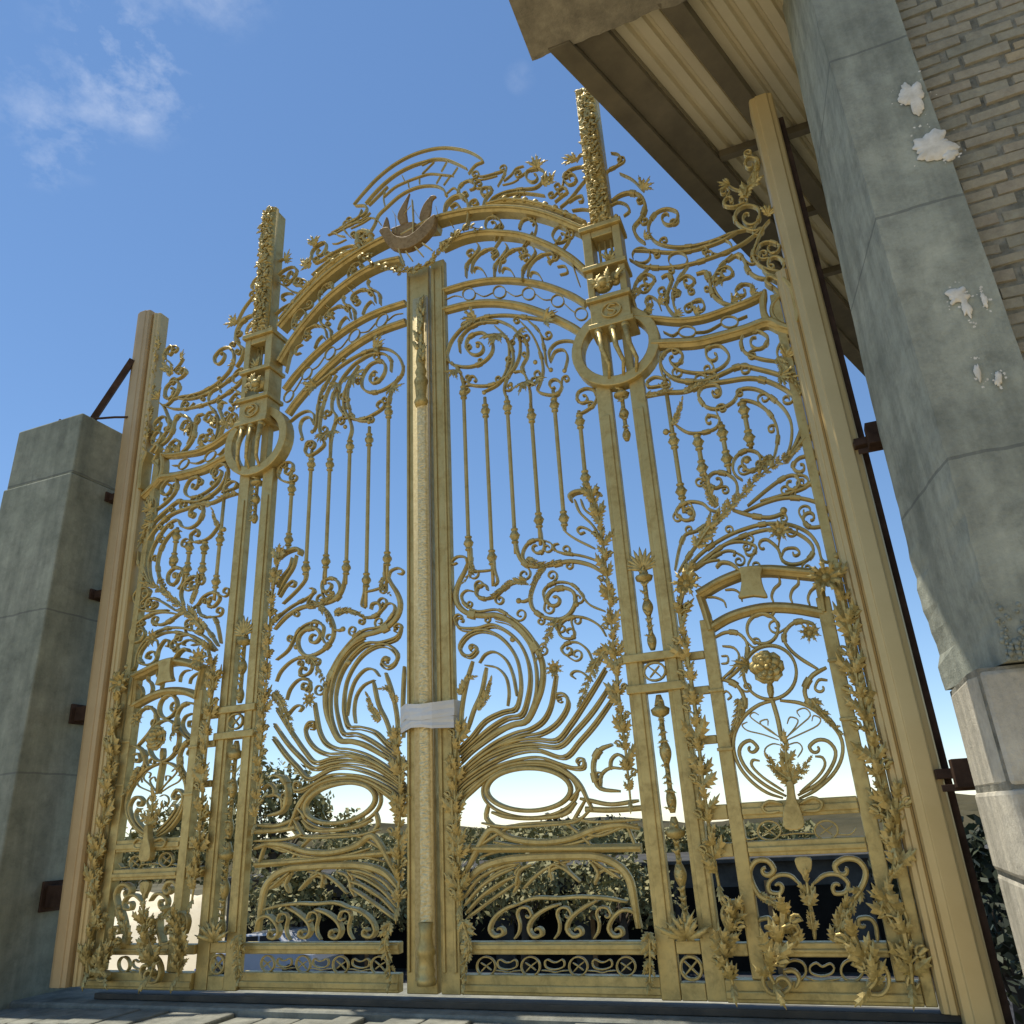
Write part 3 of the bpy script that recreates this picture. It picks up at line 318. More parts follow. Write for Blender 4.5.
('panel','scroll',0.024,0.035,0,0,[(2.03,4.218),(2.059,4.17),(2.122,4.11),(2.216,4.087),(2.314,4.102),(2.346,4.168),(2.294,4.205),(2.271,4.204),(2.257,4.188),(2.254,4.168),(2.261,4.153),(2.273,4.147),(2.282,4.15),(2.286,4.158)]),
('panel','scroll',0.028,0.035,0,0,[(2.424,3.677),(2.385,3.723),(2.376,3.791),(2.412,3.859),(2.484,3.889),(2.552,3.854),(2.562,3.795),(2.539,3.751),(2.501,3.733),(2.465,3.744),(2.444,3.774),(2.443,3.808),(2.458,3.831),(2.479,3.837),(2.495,3.828),(2.501,3.813)]),
('panel','scroll',0.03,0.035,0,0,[(2.343,3.528),(2.381,3.612),(2.376,3.687),(2.327,3.745),(2.255,3.771),(2.209,3.747),(2.202,3.706),(2.217,3.672),(2.244,3.656),(2.27,3.661),(2.286,3.68),(2.288,3.702),(2.278,3.719),(2.265,3.724),(2.255,3.718)]),
('panel','scroll',0.028,0.035,0,0,[(2.244,3.476),(2.182,3.506),(2.14,3.561),(2.059,3.591),(1.988,3.573),(1.955,3.524),(1.991,3.474),(2.025,3.46),(2.056,3.468),(2.074,3.493),(2.074,3.521),(2.06,3.542),(2.04,3.548),(2.025,3.541),(2.019,3.528),(2.022,3.516)]),
('panel','scroll',0.026,0.035,0,0,[(2.183,3.488),(2.153,3.421),(2.08,3.377),(1.997,3.364),(1.945,3.28),(1.894,3.128)]),
('panel','scroll',0.03,0.035,0,0,[(1.916,3.107),(2.017,3.231),(2.124,3.336),(2.273,3.452)]),
('panel','scroll',0.03,0.035,0,0,[(1.937,3.077),(2.071,3.204),(2.249,3.295),(2.417,3.334),(2.545,3.336),(2.664,3.304),(2.758,3.234),(2.801,3.142),(2.808,3.04),(2.85,3.013)]),
('panel','scroll',0.03,0.035,0,0,[(1.946,3.076),(2.101,3.177),(2.259,3.254),(2.443,3.297),(2.569,3.293),(2.685,3.248),(2.761,3.166),(2.766,3.098),(2.709,3.049),(2.632,3.042),(2.577,3.077),(2.564,3.159),(2.524,3.218),(2.5,3.235),(2.474,3.233),(2.457,3.216),(2.453,3.195),(2.461,3.18),(2.473,3.175),(2.482,3.18)]),
('panel','scroll',0.022,0.035,0,0,[(2.573,3.098),(2.605,3.147),(2.666,3.144),(2.687,3.112),(2.675,3.097),(2.66,3.094),(2.65,3.101),(2.647,3.111),(2.651,3.118)]),
('panel','scroll',0.026,0.035,0,0,[(1.955,3.083),(2.099,3.164),(2.241,3.244),(2.354,3.244),(2.427,3.201),(2.425,3.171),(2.409,3.149),(2.387,3.143),(2.369,3.152),(2.362,3.168),(2.365,3.184),(2.374,3.191),(2.383,3.191)]),
('panel','scroll',0.022,0.035,0,0,[(2.024,3.106),(2.149,3.172),(2.235,3.201),(2.285,3.192),(2.294,3.183),(2.296,3.172),(2.291,3.164),(2.285,3.162),(2.281,3.165)]),
('panel','scroll',0.024,0.035,0,0,[(1.956,3.066),(2.044,3.129),(2.129,3.15),(2.194,3.147)]),
('panel','scroll',0.03,0.035,0,0,[(2.387,3.447),(2.539,3.488),(2.667,3.497),(2.786,3.464),(2.881,3.4),(2.915,3.324),(2.863,3.266),(2.78,3.268),(2.749,3.322),(2.76,3.351),(2.781,3.365),(2.802,3.363),(2.815,3.348),(2.817,3.33),(2.81,3.317),(2.799,3.312),(2.792,3.316)]),
('panel','scroll',0.034,0.035,0,0,[(2.327,3.477),(2.446,3.412),(2.552,3.379),(2.633,3.392),(2.639,3.402),(2.639,3.411),(2.635,3.416),(2.63,3.415)]),
('panel','scroll',0.028,0.035,0,0,[(2.426,3.484),(2.588,3.586),(2.692,3.636),(2.755,3.635),(2.774,3.582),(2.758,3.552),(2.733,3.539),(2.709,3.545),(2.696,3.564),(2.696,3.586),(2.706,3.6),(2.718,3.603),(2.727,3.597)]),
('panel','scroll',0.028,0.035,0,0,[(2.51,3.503),(2.655,3.518),(2.8,3.541),(2.891,3.611),(2.931,3.692),(2.886,3.748),(2.809,3.757),(2.757,3.714),(2.76,3.681),(2.777,3.66),(2.799,3.656),(2.816,3.667),(2.823,3.685),(2.82,3.7),(2.81,3.708),(2.801,3.706)]),
('panel','~acanthus_stem',0.17,0.06,-0.03,0,[(2.063,3.258),(2.181,3.388),(2.292,3.466),(2.424,3.575),(2.555,3.676),(2.679,3.741),(2.765,3.776)]),
('panel','~acanthus_leaf',0.09,0.03,-0.02,0,[(2.026,4.188),(2.073,4.268),(2.112,4.361)]),
('panel','~acanthus_leaf',0.12,0.04,-0.02,0,[(2.233,3.514),(2.198,3.614),(2.192,3.747)]),
('panel','~acanthus_leaf',0.15,0.05,-0.02,0,[(2.8,4.52),(2.831,4.409),(2.892,4.292),(2.913,4.187)]),
('panel','~acanthus_leaf',0.09,0.03,-0.02,0,[(2.139,4.427),(2.233,4.453),(2.288,4.459)]),
('panel','~acanthus_leaf',0.08,0.03,-0.02,0,[(1.87,4.479),(1.962,4.475),(2.036,4.476)]),
('panel','~acanthus_leaf',0.1,0.04,-0.02,0,[(2.64,3.796),(2.584,3.753),(2.533,3.69)]),
('panel','@leaf_tuft',0,0,0,0,[(2.858,4.514),0.12,60]),
('panel','@leaf_tuft',0,0,0,0,[(2.792,4.38),0.12,320]),
('panel','@flower',0,0,0,0,[(2.593,3.257),0.14]),
('panel','scroll',0.016,0.02,0,0,[(2.562,3.151),(2.583,3.216),(2.601,3.255)]),
('panel','@ball',0,0,0,0,[(1.967,4.152),0.024]),
('panel','@ball',0,0,0,0,[(2.643,3.405),0.024]),
('panel','@ball',0,0,0,0,[(2.894,3.05),0.024]),
('panel','@ball',0,0,0,0,[(2.364,4.376),0.024]),
('panel','@ball',0,0,0,0,[(2.475,3.806),0.024]),
('panel','@ball',0,0,0,0,[(2.051,3.511),0.024]),
('panel','scroll',0.02,0.02,0,0,[(2.025,4.179),(1.995,4.156),(1.954,4.151)]),
('panel','door_arch',0.065,0.1,-0.02,0,[(2.023,2.926),(2.17,2.988),(2.303,3.022),(2.383,3.029),(2.49,3.018),(2.607,2.988),(2.749,2.948)]),
('panel','door_arch',0.062,0.06,0,0,[(2.055,2.7),(2.182,2.756),(2.311,2.783),(2.45,2.787),(2.595,2.759),(2.753,2.704)]),
('panel','scroll',0.02,0.03,0,0,[(2.078,2.909),(2.125,2.902),(2.176,2.869),(2.185,2.826)]),
('panel','scroll',0.02,0.03,0,0,[(2.195,2.942),(2.25,2.936),(2.284,2.903),(2.288,2.852)]),
('panel','scroll',0.026,0.035,0,0,[(2.537,2.978),(2.535,2.932),(2.496,2.902),(2.472,2.857),(2.477,2.815)]),
('panel','scroll',0.026,0.035,0,0,[(2.646,2.955),(2.644,2.91),(2.605,2.88),(2.582,2.835),(2.587,2.794)]),
('panel','scroll',0.026,0.035,0,0,[(2.745,2.928),(2.743,2.882),(2.705,2.853),(2.681,2.808),(2.685,2.768)]),
('panel','scroll',0.02,0.03,0,0,[(2.046,2.855),(2.072,2.818),(2.082,2.775)]),
('panel','#keystone',0,0.05,-0.085,1,[(2.278,2.849),(2.295,2.892),(2.311,2.948),(2.315,2.998),(2.312,3.041),(2.354,3.044),(2.4,3.04),(2.451,3.025),(2.436,2.978),(2.434,2.929),(2.441,2.878),(2.448,2.829),(2.368,2.848)]),
('panel','door_arch',0.05,0.08,0,0,[(2.764,2.962),(2.763,2.852),(2.758,2.706)]),
('panel','door_arch',0.05,0.08,0,0,[(2.032,2.933),(2.052,2.821),(2.069,2.687)]),
('panel','scroll',0.03,0.05,-0.06,0,[(2.312,3.032),(2.266,3.091),(2.205,3.111),(2.168,3.082)]),
('panel','scroll',0.03,0.035,0,0,[(2.086,2.644),(2.152,2.667),(2.228,2.653),(2.274,2.587),(2.259,2.494),(2.209,2.437),(2.114,2.368)]),
('panel','scroll',0.022,0.035,0,0,[(2.084,2.374),(2.176,2.441),(2.216,2.507),(2.191,2.563),(2.124,2.582)]),
('panel','scroll',0.016,0.035,0,0,[(2.107,2.521),(2.145,2.516),(2.139,2.477),(2.099,2.474)]),
('panel','scroll',0.04,0.035,0,0,[(2.084,2.374),(2.114,2.368),(2.174,2.33),(2.204,2.251),(2.18,2.163),(2.124,2.094),(2.081,2.012)]),
('panel','scroll',0.018,0.035,0,0,[(2.069,2.276),(2.104,2.303),(2.129,2.269),(2.103,2.249)]),
('panel','scroll',0.032,0.035,0,0,[(2.693,2.593),(2.678,2.65),(2.598,2.677),(2.533,2.647),(2.497,2.585),(2.515,2.521),(2.568,2.452),(2.657,2.374)]),
('panel','scroll',0.042,0.035,0,0,[(2.705,2.378),(2.622,2.343),(2.564,2.275),(2.562,2.202),(2.606,2.136),(2.666,2.075),(2.7,2.002)]),
('panel','scroll',0.024,0.035,0,0,[(2.697,2.302),(2.65,2.31),(2.62,2.269),(2.626,2.249),(2.642,2.241),(2.657,2.244),(2.666,2.254),(2.666,2.264),(2.661,2.269)]),
('panel','ring',0.028,0.04,0,1,[(2.474,2.647),(2.458,2.608),(2.427,2.579),(2.387,2.566),(2.347,2.572),(2.313,2.594),(2.292,2.63),(2.29,2.672),(2.306,2.712),(2.337,2.741),(2.377,2.754),(2.418,2.748),(2.452,2.725),(2.472,2.689)]),
('panel','ring',0.03,0.04,0,1,[(2.532,2.369),(2.505,2.301),(2.453,2.251),(2.387,2.227),(2.32,2.234),(2.263,2.271),(2.229,2.332),(2.225,2.405),(2.252,2.474),(2.305,2.526),(2.373,2.55),(2.443,2.541),(2.498,2.502),(2.53,2.44)]),
('panel','scroll',0.03,0.03,0,0,[(2.326,2.781),(2.343,2.746),(2.398,2.754),(2.44,2.732),(2.475,2.759)]),
('panel','heart_scroll',0.032,0.035,0,0,[(2.381,2.217),(2.29,2.204),(2.192,2.147),(2.118,2.053),(2.094,1.953),(2.115,1.851),(2.173,1.762),(2.248,1.699),(2.329,1.666)]),
('panel','heart_scroll',0.034,0.035,0,0,[(2.409,2.214),(2.519,2.188),(2.595,2.137),(2.674,2.043),(2.707,1.956),(2.688,1.863),(2.62,1.773),(2.51,1.696),(2.416,1.657)]),
('panel','heart_scroll',0.034,0.035,0,0,[(2.348,1.675),(2.241,1.743),(2.156,1.833),(2.123,1.922),(2.143,1.978),(2.197,2),(2.232,1.963),(2.225,1.944),(2.209,1.933),(2.193,1.933),(2.184,1.942),(2.182,1.953),(2.187,1.961),(2.194,1.963)]),
('panel','heart_scroll',0.034,0.035,0,0,[(2.413,1.675),(2.546,1.74),(2.631,1.827),(2.662,1.9),(2.632,1.958),(2.577,1.97),(2.53,1.943),(2.528,1.921),(2.539,1.906),(2.555,1.902),(2.569,1.908),(2.575,1.919),(2.574,1.928),(2.568,1.932)]),
('panel','heart_scroll',0.026,0.035,0,0,[(2.427,1.69),(2.538,1.767),(2.59,1.827),(2.585,1.871),(2.546,1.88)]),
('panel','heart_scroll',0.026,0.035,0,0,[(2.34,1.703),(2.237,1.786),(2.185,1.853),(2.196,1.887),(2.233,1.88)]),
('panel','stem',0.045,0.05,0,0,[(2.365,2.229),(2.378,2.103),(2.379,1.98)]),
('panel','tendril',0.013,0.016,0,0,[(2.371,1.999),(2.322,2.05),(2.258,2.099),(2.221,2.14),(2.246,2.16),(2.273,2.142)]),
('panel','tendril',0.013,0.016,0,0,[(2.362,1.988),(2.275,2.029),(2.192,2.058),(2.166,2.093),(2.2,2.108)]),
('panel','tendril',0.013,0.016,0,0,[(2.371,2.002),(2.296,2.064),(2.273,2.101),(2.318,2.111),(2.315,2.076)]),
('panel','tendril',0.013,0.016,0,0,[(2.398,1.99),(2.462,2.048),(2.49,2.092),(2.449,2.113),(2.425,2.076)]),
('panel','tendril',0.013,0.016,0,0,[(2.396,1.98),(2.502,2.016),(2.592,2.051),(2.616,2.087),(2.582,2.109),(2.566,2.078)]),
('panel','tendril',0.013,0.016,0,0,[(2.407,1.999),(2.496,2.06),(2.564,2.111),(2.542,2.155),(2.494,2.143),(2.505,2.108)]),
('panel','tendril',0.013,0.016,0,0,[(2.328,1.877),(2.274,1.896),(2.276,1.945),(2.323,1.97),(2.364,1.96)]),
('panel','tendril',0.013,0.016,0,0,[(2.406,1.956),(2.464,1.965),(2.485,1.928),(2.449,1.882)]),
('panel','@rose',0,0,-0.05,0,[(2.373,2.403),0.16]),
('panel','stem',0.05,0.04,-0.02,0,[(2.37,2.327),(2.362,2.237)]),
('panel','@leaf_tuft',0,0,-0.02,0,[(2.27,2.438),0.12,180]),
('panel','@flower',0,0,0,0,[(2.651,2.587),0.12]),
('panel','~palmette',0.22,0.05,-0.03,0,[(2.387,1.734),(2.384,1.831),(2.395,1.957)]),
('panel','~palmette',0.13,0.05,-0.03,0,[(2.385,1.761),(2.325,1.821),(2.293,1.88)]),
('panel','~palmette',0.13,0.05,-0.03,0,[(2.385,1.761),(2.447,1.799),(2.499,1.85)]),
('panel','~acanthus_leaf',0.12,0.05,-0.02,0,[(2.592,2.198),(2.631,2.107),(2.696,2.016)]),
('panel','~acanthus_leaf',0.1,0.04,-0.02,0,[(2.177,2.242),(2.156,2.154),(2.105,2.069)]),
('panel','#vase',0,0.06,-0.06,1,[(2.369,1.749),(2.403,1.747),(2.402,1.665),(2.421,1.583),(2.413,1.504),(2.317,1.502),(2.319,1.588),(2.354,1.668)]),
('panel','scroll',0.03,0.04,-0.03,0,[(2.321,1.636),(2.254,1.653),(2.21,1.628),(2.229,1.593),(2.3,1.596)]),
('panel','scroll',0.03,0.04,-0.03,0,[(2.416,1.63),(2.49,1.659),(2.536,1.63),(2.511,1.591),(2.436,1.589)]),
('panel','~acanthus_column',0.24,0.08,-0.03,0,[(1.979,3.079),(1.898,2.852),(1.901,2.636),(1.904,2.426),(1.905,2.208),(1.898,1.998),(1.891,1.795),(1.891,1.592),(1.89,1.434),(1.901,1.221)]),
('panel','~acanthus_column',0.26,0.09,-0.05,0,[(2.872,2.899),(2.869,2.708),(2.878,2.507),(2.852,2.317),(2.851,2.114),(2.856,1.946),(2.855,1.756),(2.86,1.598),(2.858,1.419)]),
('panel','@flower',0,0,-0.08,0,[(2.803,2.886),0.2]),
('panel','@flower',0,0,-0.08,0,[(1.974,2.985),0.18]),
('panel','ring_ornament',0.018,0.025,0,1,[(2.286,1.494),(2.276,1.473),(2.255,1.456),(2.228,1.447),(2.2,1.449),(2.176,1.459),(2.161,1.478),(2.159,1.5),(2.169,1.521),(2.19,1.538),(2.217,1.547),(2.245,1.545),(2.269,1.534),(2.283,1.516)]),
('panel','cross_leaf',0.014,0.014,0,0,[(2.193,1.525),(2.223,1.497),(2.252,1.469)]),
('panel','cross_leaf',0.014,0.014,0,0,[(2.184,1.475),(2.223,1.497),(2.261,1.519)]),
('panel','ring_ornament',0.018,0.025,0,1,[(2.59,1.482),(2.58,1.461),(2.56,1.445),(2.534,1.437),(2.508,1.438),(2.485,1.449),(2.471,1.466),(2.469,1.488),(2.48,1.509),(2.5,1.525),(2.526,1.534),(2.553,1.532),(2.575,1.522),(2.589,1.504)]),
('panel','cross_leaf',0.014,0.014,0,0,[(2.502,1.513),(2.53,1.485),(2.558,1.458)]),
('panel','cross_leaf',0.014,0.014,0,0,[(2.493,1.463),(2.53,1.485),(2.568,1.507)]),
('panel','tendril',0.014,0.035,0,0,[(2.073,1.504),(2.094,1.456),(2.159,1.466)]),
('panel','tendril',0.014,0.035,0,0,[(2.277,1.468),(2.36,1.475),(2.467,1.47)]),
('panel','tendril',0.014,0.035,0,0,[(2.585,1.461),(2.65,1.458),(2.688,1.488)]),
('panel','lyre_scroll',0.045,0.045,0,0,[(2.238,1.097),(2.164,1.136),(2.114,1.162),(2.084,1.224),(2.08,1.289),(2.124,1.34),(2.186,1.34),(2.214,1.298),(2.201,1.276),(2.18,1.266),(2.161,1.27),(2.151,1.281),(2.152,1.294),(2.16,1.302),(2.169,1.304)]),
('panel','lyre_scroll',0.035,0.04,0,0,[(2.336,1.218),(2.294,1.26),(2.227,1.262),(2.173,1.225),(2.172,1.18),(2.218,1.17),(2.236,1.184),(2.242,1.202),(2.236,1.216),(2.224,1.22),(2.213,1.217),(2.209,1.21)]),
('panel','lyre_scroll',0.035,0.04,0,0,[(2.412,1.216),(2.479,1.258),(2.551,1.256),(2.59,1.214),(2.568,1.171),(2.519,1.164),(2.507,1.178),(2.508,1.196),(2.519,1.209),(2.532,1.212),(2.54,1.208),(2.542,1.201)]),
('panel','lyre_scroll',0.048,0.045,0,0,[(2.537,0.996),(2.573,1.08),(2.61,1.14),(2.669,1.212),(2.691,1.273),(2.661,1.326),(2.599,1.336),(2.544,1.309),(2.542,1.278),(2.553,1.26),(2.572,1.255),(2.589,1.262),(2.597,1.274),(2.596,1.284),(2.589,1.288)]),
('panel','#bell',0,0.04,-0.02,1,[(2.34,1.35),(2.42,1.348),(2.414,1.288),(2.388,1.263),(2.369,1.232),(2.359,1.264),(2.341,1.296)]),
('panel','~lotus',0.2,0.05,-0.02,0,[(2.373,1.114),(2.375,1.169),(2.379,1.226)]),
('panel','stem',0.035,0.03,0,0,[(2.369,1.145),(2.374,1.046),(2.367,0.944)]),
('panel','~lotus',0.11,0.03,-0.02,0,[(2.367,0.998),(2.367,1.046),(2.373,1.089)]),
('panel','lyre_scroll',0.04,0.06,0,0,[(2.238,1.097),(2.23,1.036),(2.19,0.963),(2.161,0.884)]),
('panel','lyre_scroll',0.035,0.045,0,0,[(2.197,0.938),(2.117,0.938),(2.071,0.985),(2.083,1.035),(2.136,1.049),(2.151,1.035),(2.152,1.018),(2.142,1.004),(2.129,0.999),(2.119,1.002),(2.116,1.009)]),
('panel','lyre_scroll',0.04,0.06,0,0,[(2.537,0.996),(2.531,0.937),(2.549,0.902)]),
('panel','lyre_scroll',0.035,0.045,0,0,[(2.679,0.937),(2.685,1.007),(2.662,1.043),(2.612,1.041),(2.603,1.023),(2.606,1.009),(2.616,1.003),(2.627,1.005),(2.632,1.012)]),
('panel','~acanthus_leaf',0.2,0.07,-0.02,0,[(2.288,0.938),(2.26,0.999),(2.251,1.06)]),
('panel','~acanthus_leaf',0.22,0.07,-0.02,0,[(2.468,0.937),(2.51,1.021),(2.543,1.093)]),
('panel','~acanthus_leaf',0.14,0.05,-0.02,0,[(2.116,1.169),(2.164,1.136),(2.213,1.104)]),
('panel','~acanthus_leaf',0.14,0.05,-0.02,0,[(2.643,1.176),(2.595,1.128),(2.557,1.068)]),
('panel','ring_ornament',0.02,0.025,0,1,[(2.293,0.795),(2.283,0.774),(2.264,0.757),(2.24,0.747),(2.215,0.747),(2.194,0.756),(2.181,0.773),(2.179,0.795),(2.188,0.816),(2.207,0.834),(2.232,0.843),(2.258,0.843),(2.279,0.834),(2.291,0.817)]),
('panel','ring_ornament',0.02,0.025,0,1,[(2.579,0.798),(2.569,0.777),(2.551,0.76),(2.527,0.75),(2.503,0.75),(2.483,0.759),(2.471,0.776),(2.47,0.797),(2.48,0.818),(2.498,0.835),(2.522,0.845),(2.547,0.845),(2.566,0.835),(2.578,0.819)]),
('panel','bean_ornament',0.016,0.02,0,1,[(2.317,0.813),(2.352,0.831),(2.38,0.814),(2.421,0.829),(2.438,0.808),(2.418,0.782),(2.366,0.77),(2.317,0.784)]),
('panel','tendril',0.013,0.035,0,0,[(2.289,0.766),(2.355,0.749),(2.458,0.762)]),
('panel','~acanthus_bracket',0.24,0.12,-0.08,0,[(1.976,1.114),(1.93,1.001),(1.891,0.902),(1.901,0.817),(1.91,0.744)]),
('panel','~acanthus_bracket',0.28,0.14,-0.1,0,[(2.236,1.085),(2.205,0.987),(2.14,0.878),(2.109,0.818),(2.131,0.753)]),
('panel','~acanthus_bracket',0.28,0.12,-0.08,0,[(2.563,0.972),(2.586,0.902),(2.62,0.832),(2.633,0.775),(2.594,0.735)]),
('panel','~acanthus_column',0.26,0.09,-0.05,0,[(2.918,1.631),(2.888,1.466),(2.84,1.305),(2.776,1.185)]),
('panel','~acanthus_column',0.28,0.1,-0.05,0,[(2.757,1.125),(2.807,1.018),(2.811,0.902),(2.81,0.822),(2.799,0.754)]),
('panel','scroll',0.028,0.05,-0.05,0,[(2.221,0.999),(2.27,1.017),(2.292,0.992),(2.261,0.968)]),
('panel','bracket_scroll',0.032,0.04,-0.06,0,[(1.916,1.001),(1.9,1.077),(1.929,1.128),(1.98,1.142),(2.013,1.114),(2.003,1.069),(1.972,1.064)]),
('panel','bracket_scroll',0.034,0.04,-0.1,0,[(2.16,0.878),(2.096,0.818),(2.073,0.758),(2.098,0.711),(2.155,0.706),(2.206,0.736),(2.202,0.763),(2.183,0.778),(2.159,0.777),(2.143,0.765),(2.139,0.751),(2.144,0.743)]),
('panel','bracket_scroll',0.034,0.04,-0.09,0,[(2.186,0.806),(2.238,0.807),(2.258,0.772),(2.231,0.731)]),
('panel','bracket_scroll',0.034,0.04,-0.08,0,[(2.569,0.878),(2.639,0.861),(2.69,0.816),(2.69,0.753),(2.648,0.708),(2.594,0.709),(2.586,0.731),(2.594,0.752),(2.611,0.763),(2.625,0.763),(2.631,0.755)]),
('panel','bracket_scroll',0.032,0.04,-0.04,0,[(2.725,1.09),(2.719,1.12),(2.759,1.137),(2.817,1.118),(2.842,1.041),(2.827,0.948)]),
('panel','bracket_scroll',0.03,0.04,-0.05,0,[(2.8,0.856),(2.808,0.811),(2.777,0.754),(2.799,0.721),(2.836,0.755)]),
('leaf','fan_rib',0.03,0.03,0.075,0,[(0.337,1.467),(0.453,1.534),(0.61,1.598),(0.775,1.608),(0.963,1.604),(1.096,1.626)]),
('leaf','fan_rib',0.03,0.03,0.075,0,[(0.364,1.419),(0.505,1.449),(0.711,1.452),(0.951,1.46),(1.157,1.458),(1.38,1.426)]),
('leaf','fan_rib',0.03,0.03,0.075,0,[(0.466,1.509),(0.644,1.473),(0.845,1.459),(1.057,1.484),(1.216,1.534),(1.396,1.571)]),
('leaf','fan_rib',0.03,0.03,0.075,0,[(1.062,1.541),(1.188,1.513),(1.331,1.552),(1.446,1.569)]),
('leaf','fan_rib',0.03,0.03,0.075,0,[(0.588,1.205),(0.632,1.272),(0.608,1.318),(0.651,1.362)]),
('leaf','fan_rib',0.03,0.03,0.075,0,[(0.832,1.289),(0.862,1.333),(0.941,1.342),(0.989,1.296),(1.037,1.261)]),
('leaf','fan_rib',0.03,0.03,0.075,0,[(1.111,1.37),(1.195,1.323),(1.265,1.277)]),
('leaf','fan_rib',0.03,0.03,0.075,0,[(0.976,1.296),(0.942,1.353),(0.866,1.389)]),
('leaf','fan_rib',0.03,0.03,0.075,0,[(1.136,1.237),(1.154,1.291),(1.22,1.322),(1.316,1.297)]),
('leaf','fan_rib',0.03,0.03,0.075,0,[(0.656,1.226),(0.754,1.302),(0.864,1.355),(0.983,1.374)]),
('leaf','fan_rib',0.03,0.03,0.075,0,[(0.387,1.301),(0.501,1.367),(0.639,1.397)]),
('leaf','fan_rib',0.03,0.03,0.075,0,[(0.342,1.233),(0.485,1.322),(0.624,1.363)]),
('leaf','fan_rib',0.03,0.03,0.075,0,[(0.368,1.187),(0.481,1.241),(0.593,1.307)]),
('leaf','fan_rib',0.03,0.03,0.075,0,[(1.35,1.607),(1.39,1.515),(1.417,1.425)]),
('leaf','fan_rib',0.03,0.03,0.075,0,[(0.963,1.604),(1.061,1.53),(1.132,1.459)]),
('leaf','fan_rib',0.045,0.03,0.075,0,[(0.434,1.74),(0.416,1.656),(0.484,1.592),(0.552,1.553)]),
('leaf','fan_rib',0.045,0.03,0.075,0,[(0.46,1.69),(0.585,1.653),(0.777,1.637),(0.966,1.651),(1.052,1.717)]),
('leaf','fan_rib',0.045,0.03,0.075,0,[(1.08,1.739),(1.144,1.723),(1.283,1.692),(1.461,1.704)]),
]
# ------------------------------------------------------------------ materials
def newmat(name):
    m=bpy.data.materials.new(name);m.use_nodes=True
    nt=m.node_tree;return m,nt,nt.nodes['Principled BSDF']
def N(nt,t,**kw):
    n=nt.nodes.new(t)
    for k,v in kw.items(): setattr(n,k,v)
    return n
def ramp(nt,src,stops):
    r=N(nt,'ShaderNodeValToRGB');e=r.color_ramp.elements
    while len(e)<len(stops): e.new(.5)
    for i,(p,c) in enumerate(stops): e[i].position=p;e[i].color=(c[0],c[1],c[2],1)
    nt.links.new(src,r.inputs[0]);return r.outputs[0]
def noisetex(nt,scale,detail=5,rough=.6,dist=0,vec=None):
    n=N(nt,'ShaderNodeTexNoise');n.inputs['Scale'].default_value=scale;n.inputs['Detail'].default_value=detail;n.inputs['Roughness'].default_value=rough;n.inputs['Distortion'].default_value=dist
    if vec is None:
        tc=N(nt,'ShaderNodeTexCoord');vec=tc.outputs['Object']
    nt.links.new(vec,n.inputs['Vector']);return n.outputs['Fac']
def bump(nt,bs,h,strength=.3,dist=.02,prev=None):
    b=N(nt,'ShaderNodeBump');b.inputs['Strength'].default_value=strength;b.inputs['Distance'].default_value=dist
    nt.links.new(h,b.inputs['Height'])
    if prev is not None: nt.links.new(prev,b.inputs['Normal'])
    nt.links.new(b.outputs[0],bs.inputs['Normal']);return b.outputs[0]
def mix(nt,f,a,b,mode='MIX'):
    m=N(nt,'ShaderNodeMix',data_type='RGBA',blend_type=mode)
    for s,v in ((0,f),(6,a),(7,b)):
        if hasattr(v,'is_output'): nt.links.new(v,m.inputs[s])
        elif s==0: m.inputs[0].default_value=v
        else: m.inputs[s].default_value=(v[0],v[1],v[2],1)
    return m.outputs[2]
def noisy(name,c1,c2,scale=3,rough=.8,metal=0,bs_=.2,bscale=None,bd=.01,lo=.35,hi=.65):
    m,nt,b=newmat(name)
    f=noisetex(nt,scale,6,.65)
    nt.links.new(ramp(nt,f,[(lo,c1),(hi,c2)]),b.inputs['Base Color'])
    b.inputs['Roughness'].default_value=rough;b.inputs['Metallic'].default_value=metal
    if rough>=.69: b.inputs['Specular IOR Level'].default_value=.08
    if bs_: bump(nt,b,noisetex(nt,bscale or scale*6,6,.7),bs_,bd)
    return m
def goldmat(name,c1,c2,scale,rough,metal,bs_,bscale,tar=.36):
    m,nt,b=newmat(name)
    col=ramp(nt,noisetex(nt,scale,6,.65),[(.35,c1),(.65,c2)])
    t1=noisetex(nt,scale*3.1,8,.75,.3)
    col=mix(nt,tar,col,ramp(nt,t1,[(.34,(.42,.40,.34)),(.52,(1,1,1)),(.72,(1.12,1.12,1.1))]),'MULTIPLY')
    nt.links.new(col,b.inputs['Base Color']);b.inputs['Metallic'].default_value=metal
    r=ramp(nt,t1,[(.35,(rough+.25,)*3),(.65,(rough-.06,)*3)]);nt.links.new(r,b.inputs['Roughness'])
    bump(nt,b,noisetex(nt,bscale,5,.7),bs_,.004);return m
GOLD=goldmat('gold_paint',(.50,.375,.13),(.60,.46,.175),4.0,.42,.5,.15,60)
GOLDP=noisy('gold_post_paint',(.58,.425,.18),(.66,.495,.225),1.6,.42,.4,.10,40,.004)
GOLDB=goldmat('bronze_gold',(.25,.155,.05),(.35,.225,.08),9.0,.55,.1,.3,60,.7)
GOLDS=noisy('gold_stipple',(.62,.48,.20),(.82,.68,.36),40.0,.34,.25,.3,90,.006)
GOLDL=goldmat('gold_leaf_ornament',(.46,.345,.11),(.60,.465,.18),9.0,.43,.5,.25,70,.7)
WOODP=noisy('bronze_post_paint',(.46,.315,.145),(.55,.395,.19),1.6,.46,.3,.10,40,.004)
BROWN=noisy('rusty_steel',(.045,.028,.02),(.10,.062,.042),6,.7,.3,.3,40,.006)
DARKST=noisy('primer_steel',(.05,.045,.035),(.10,.085,.06),4,.65,.2,.2,30,.005)
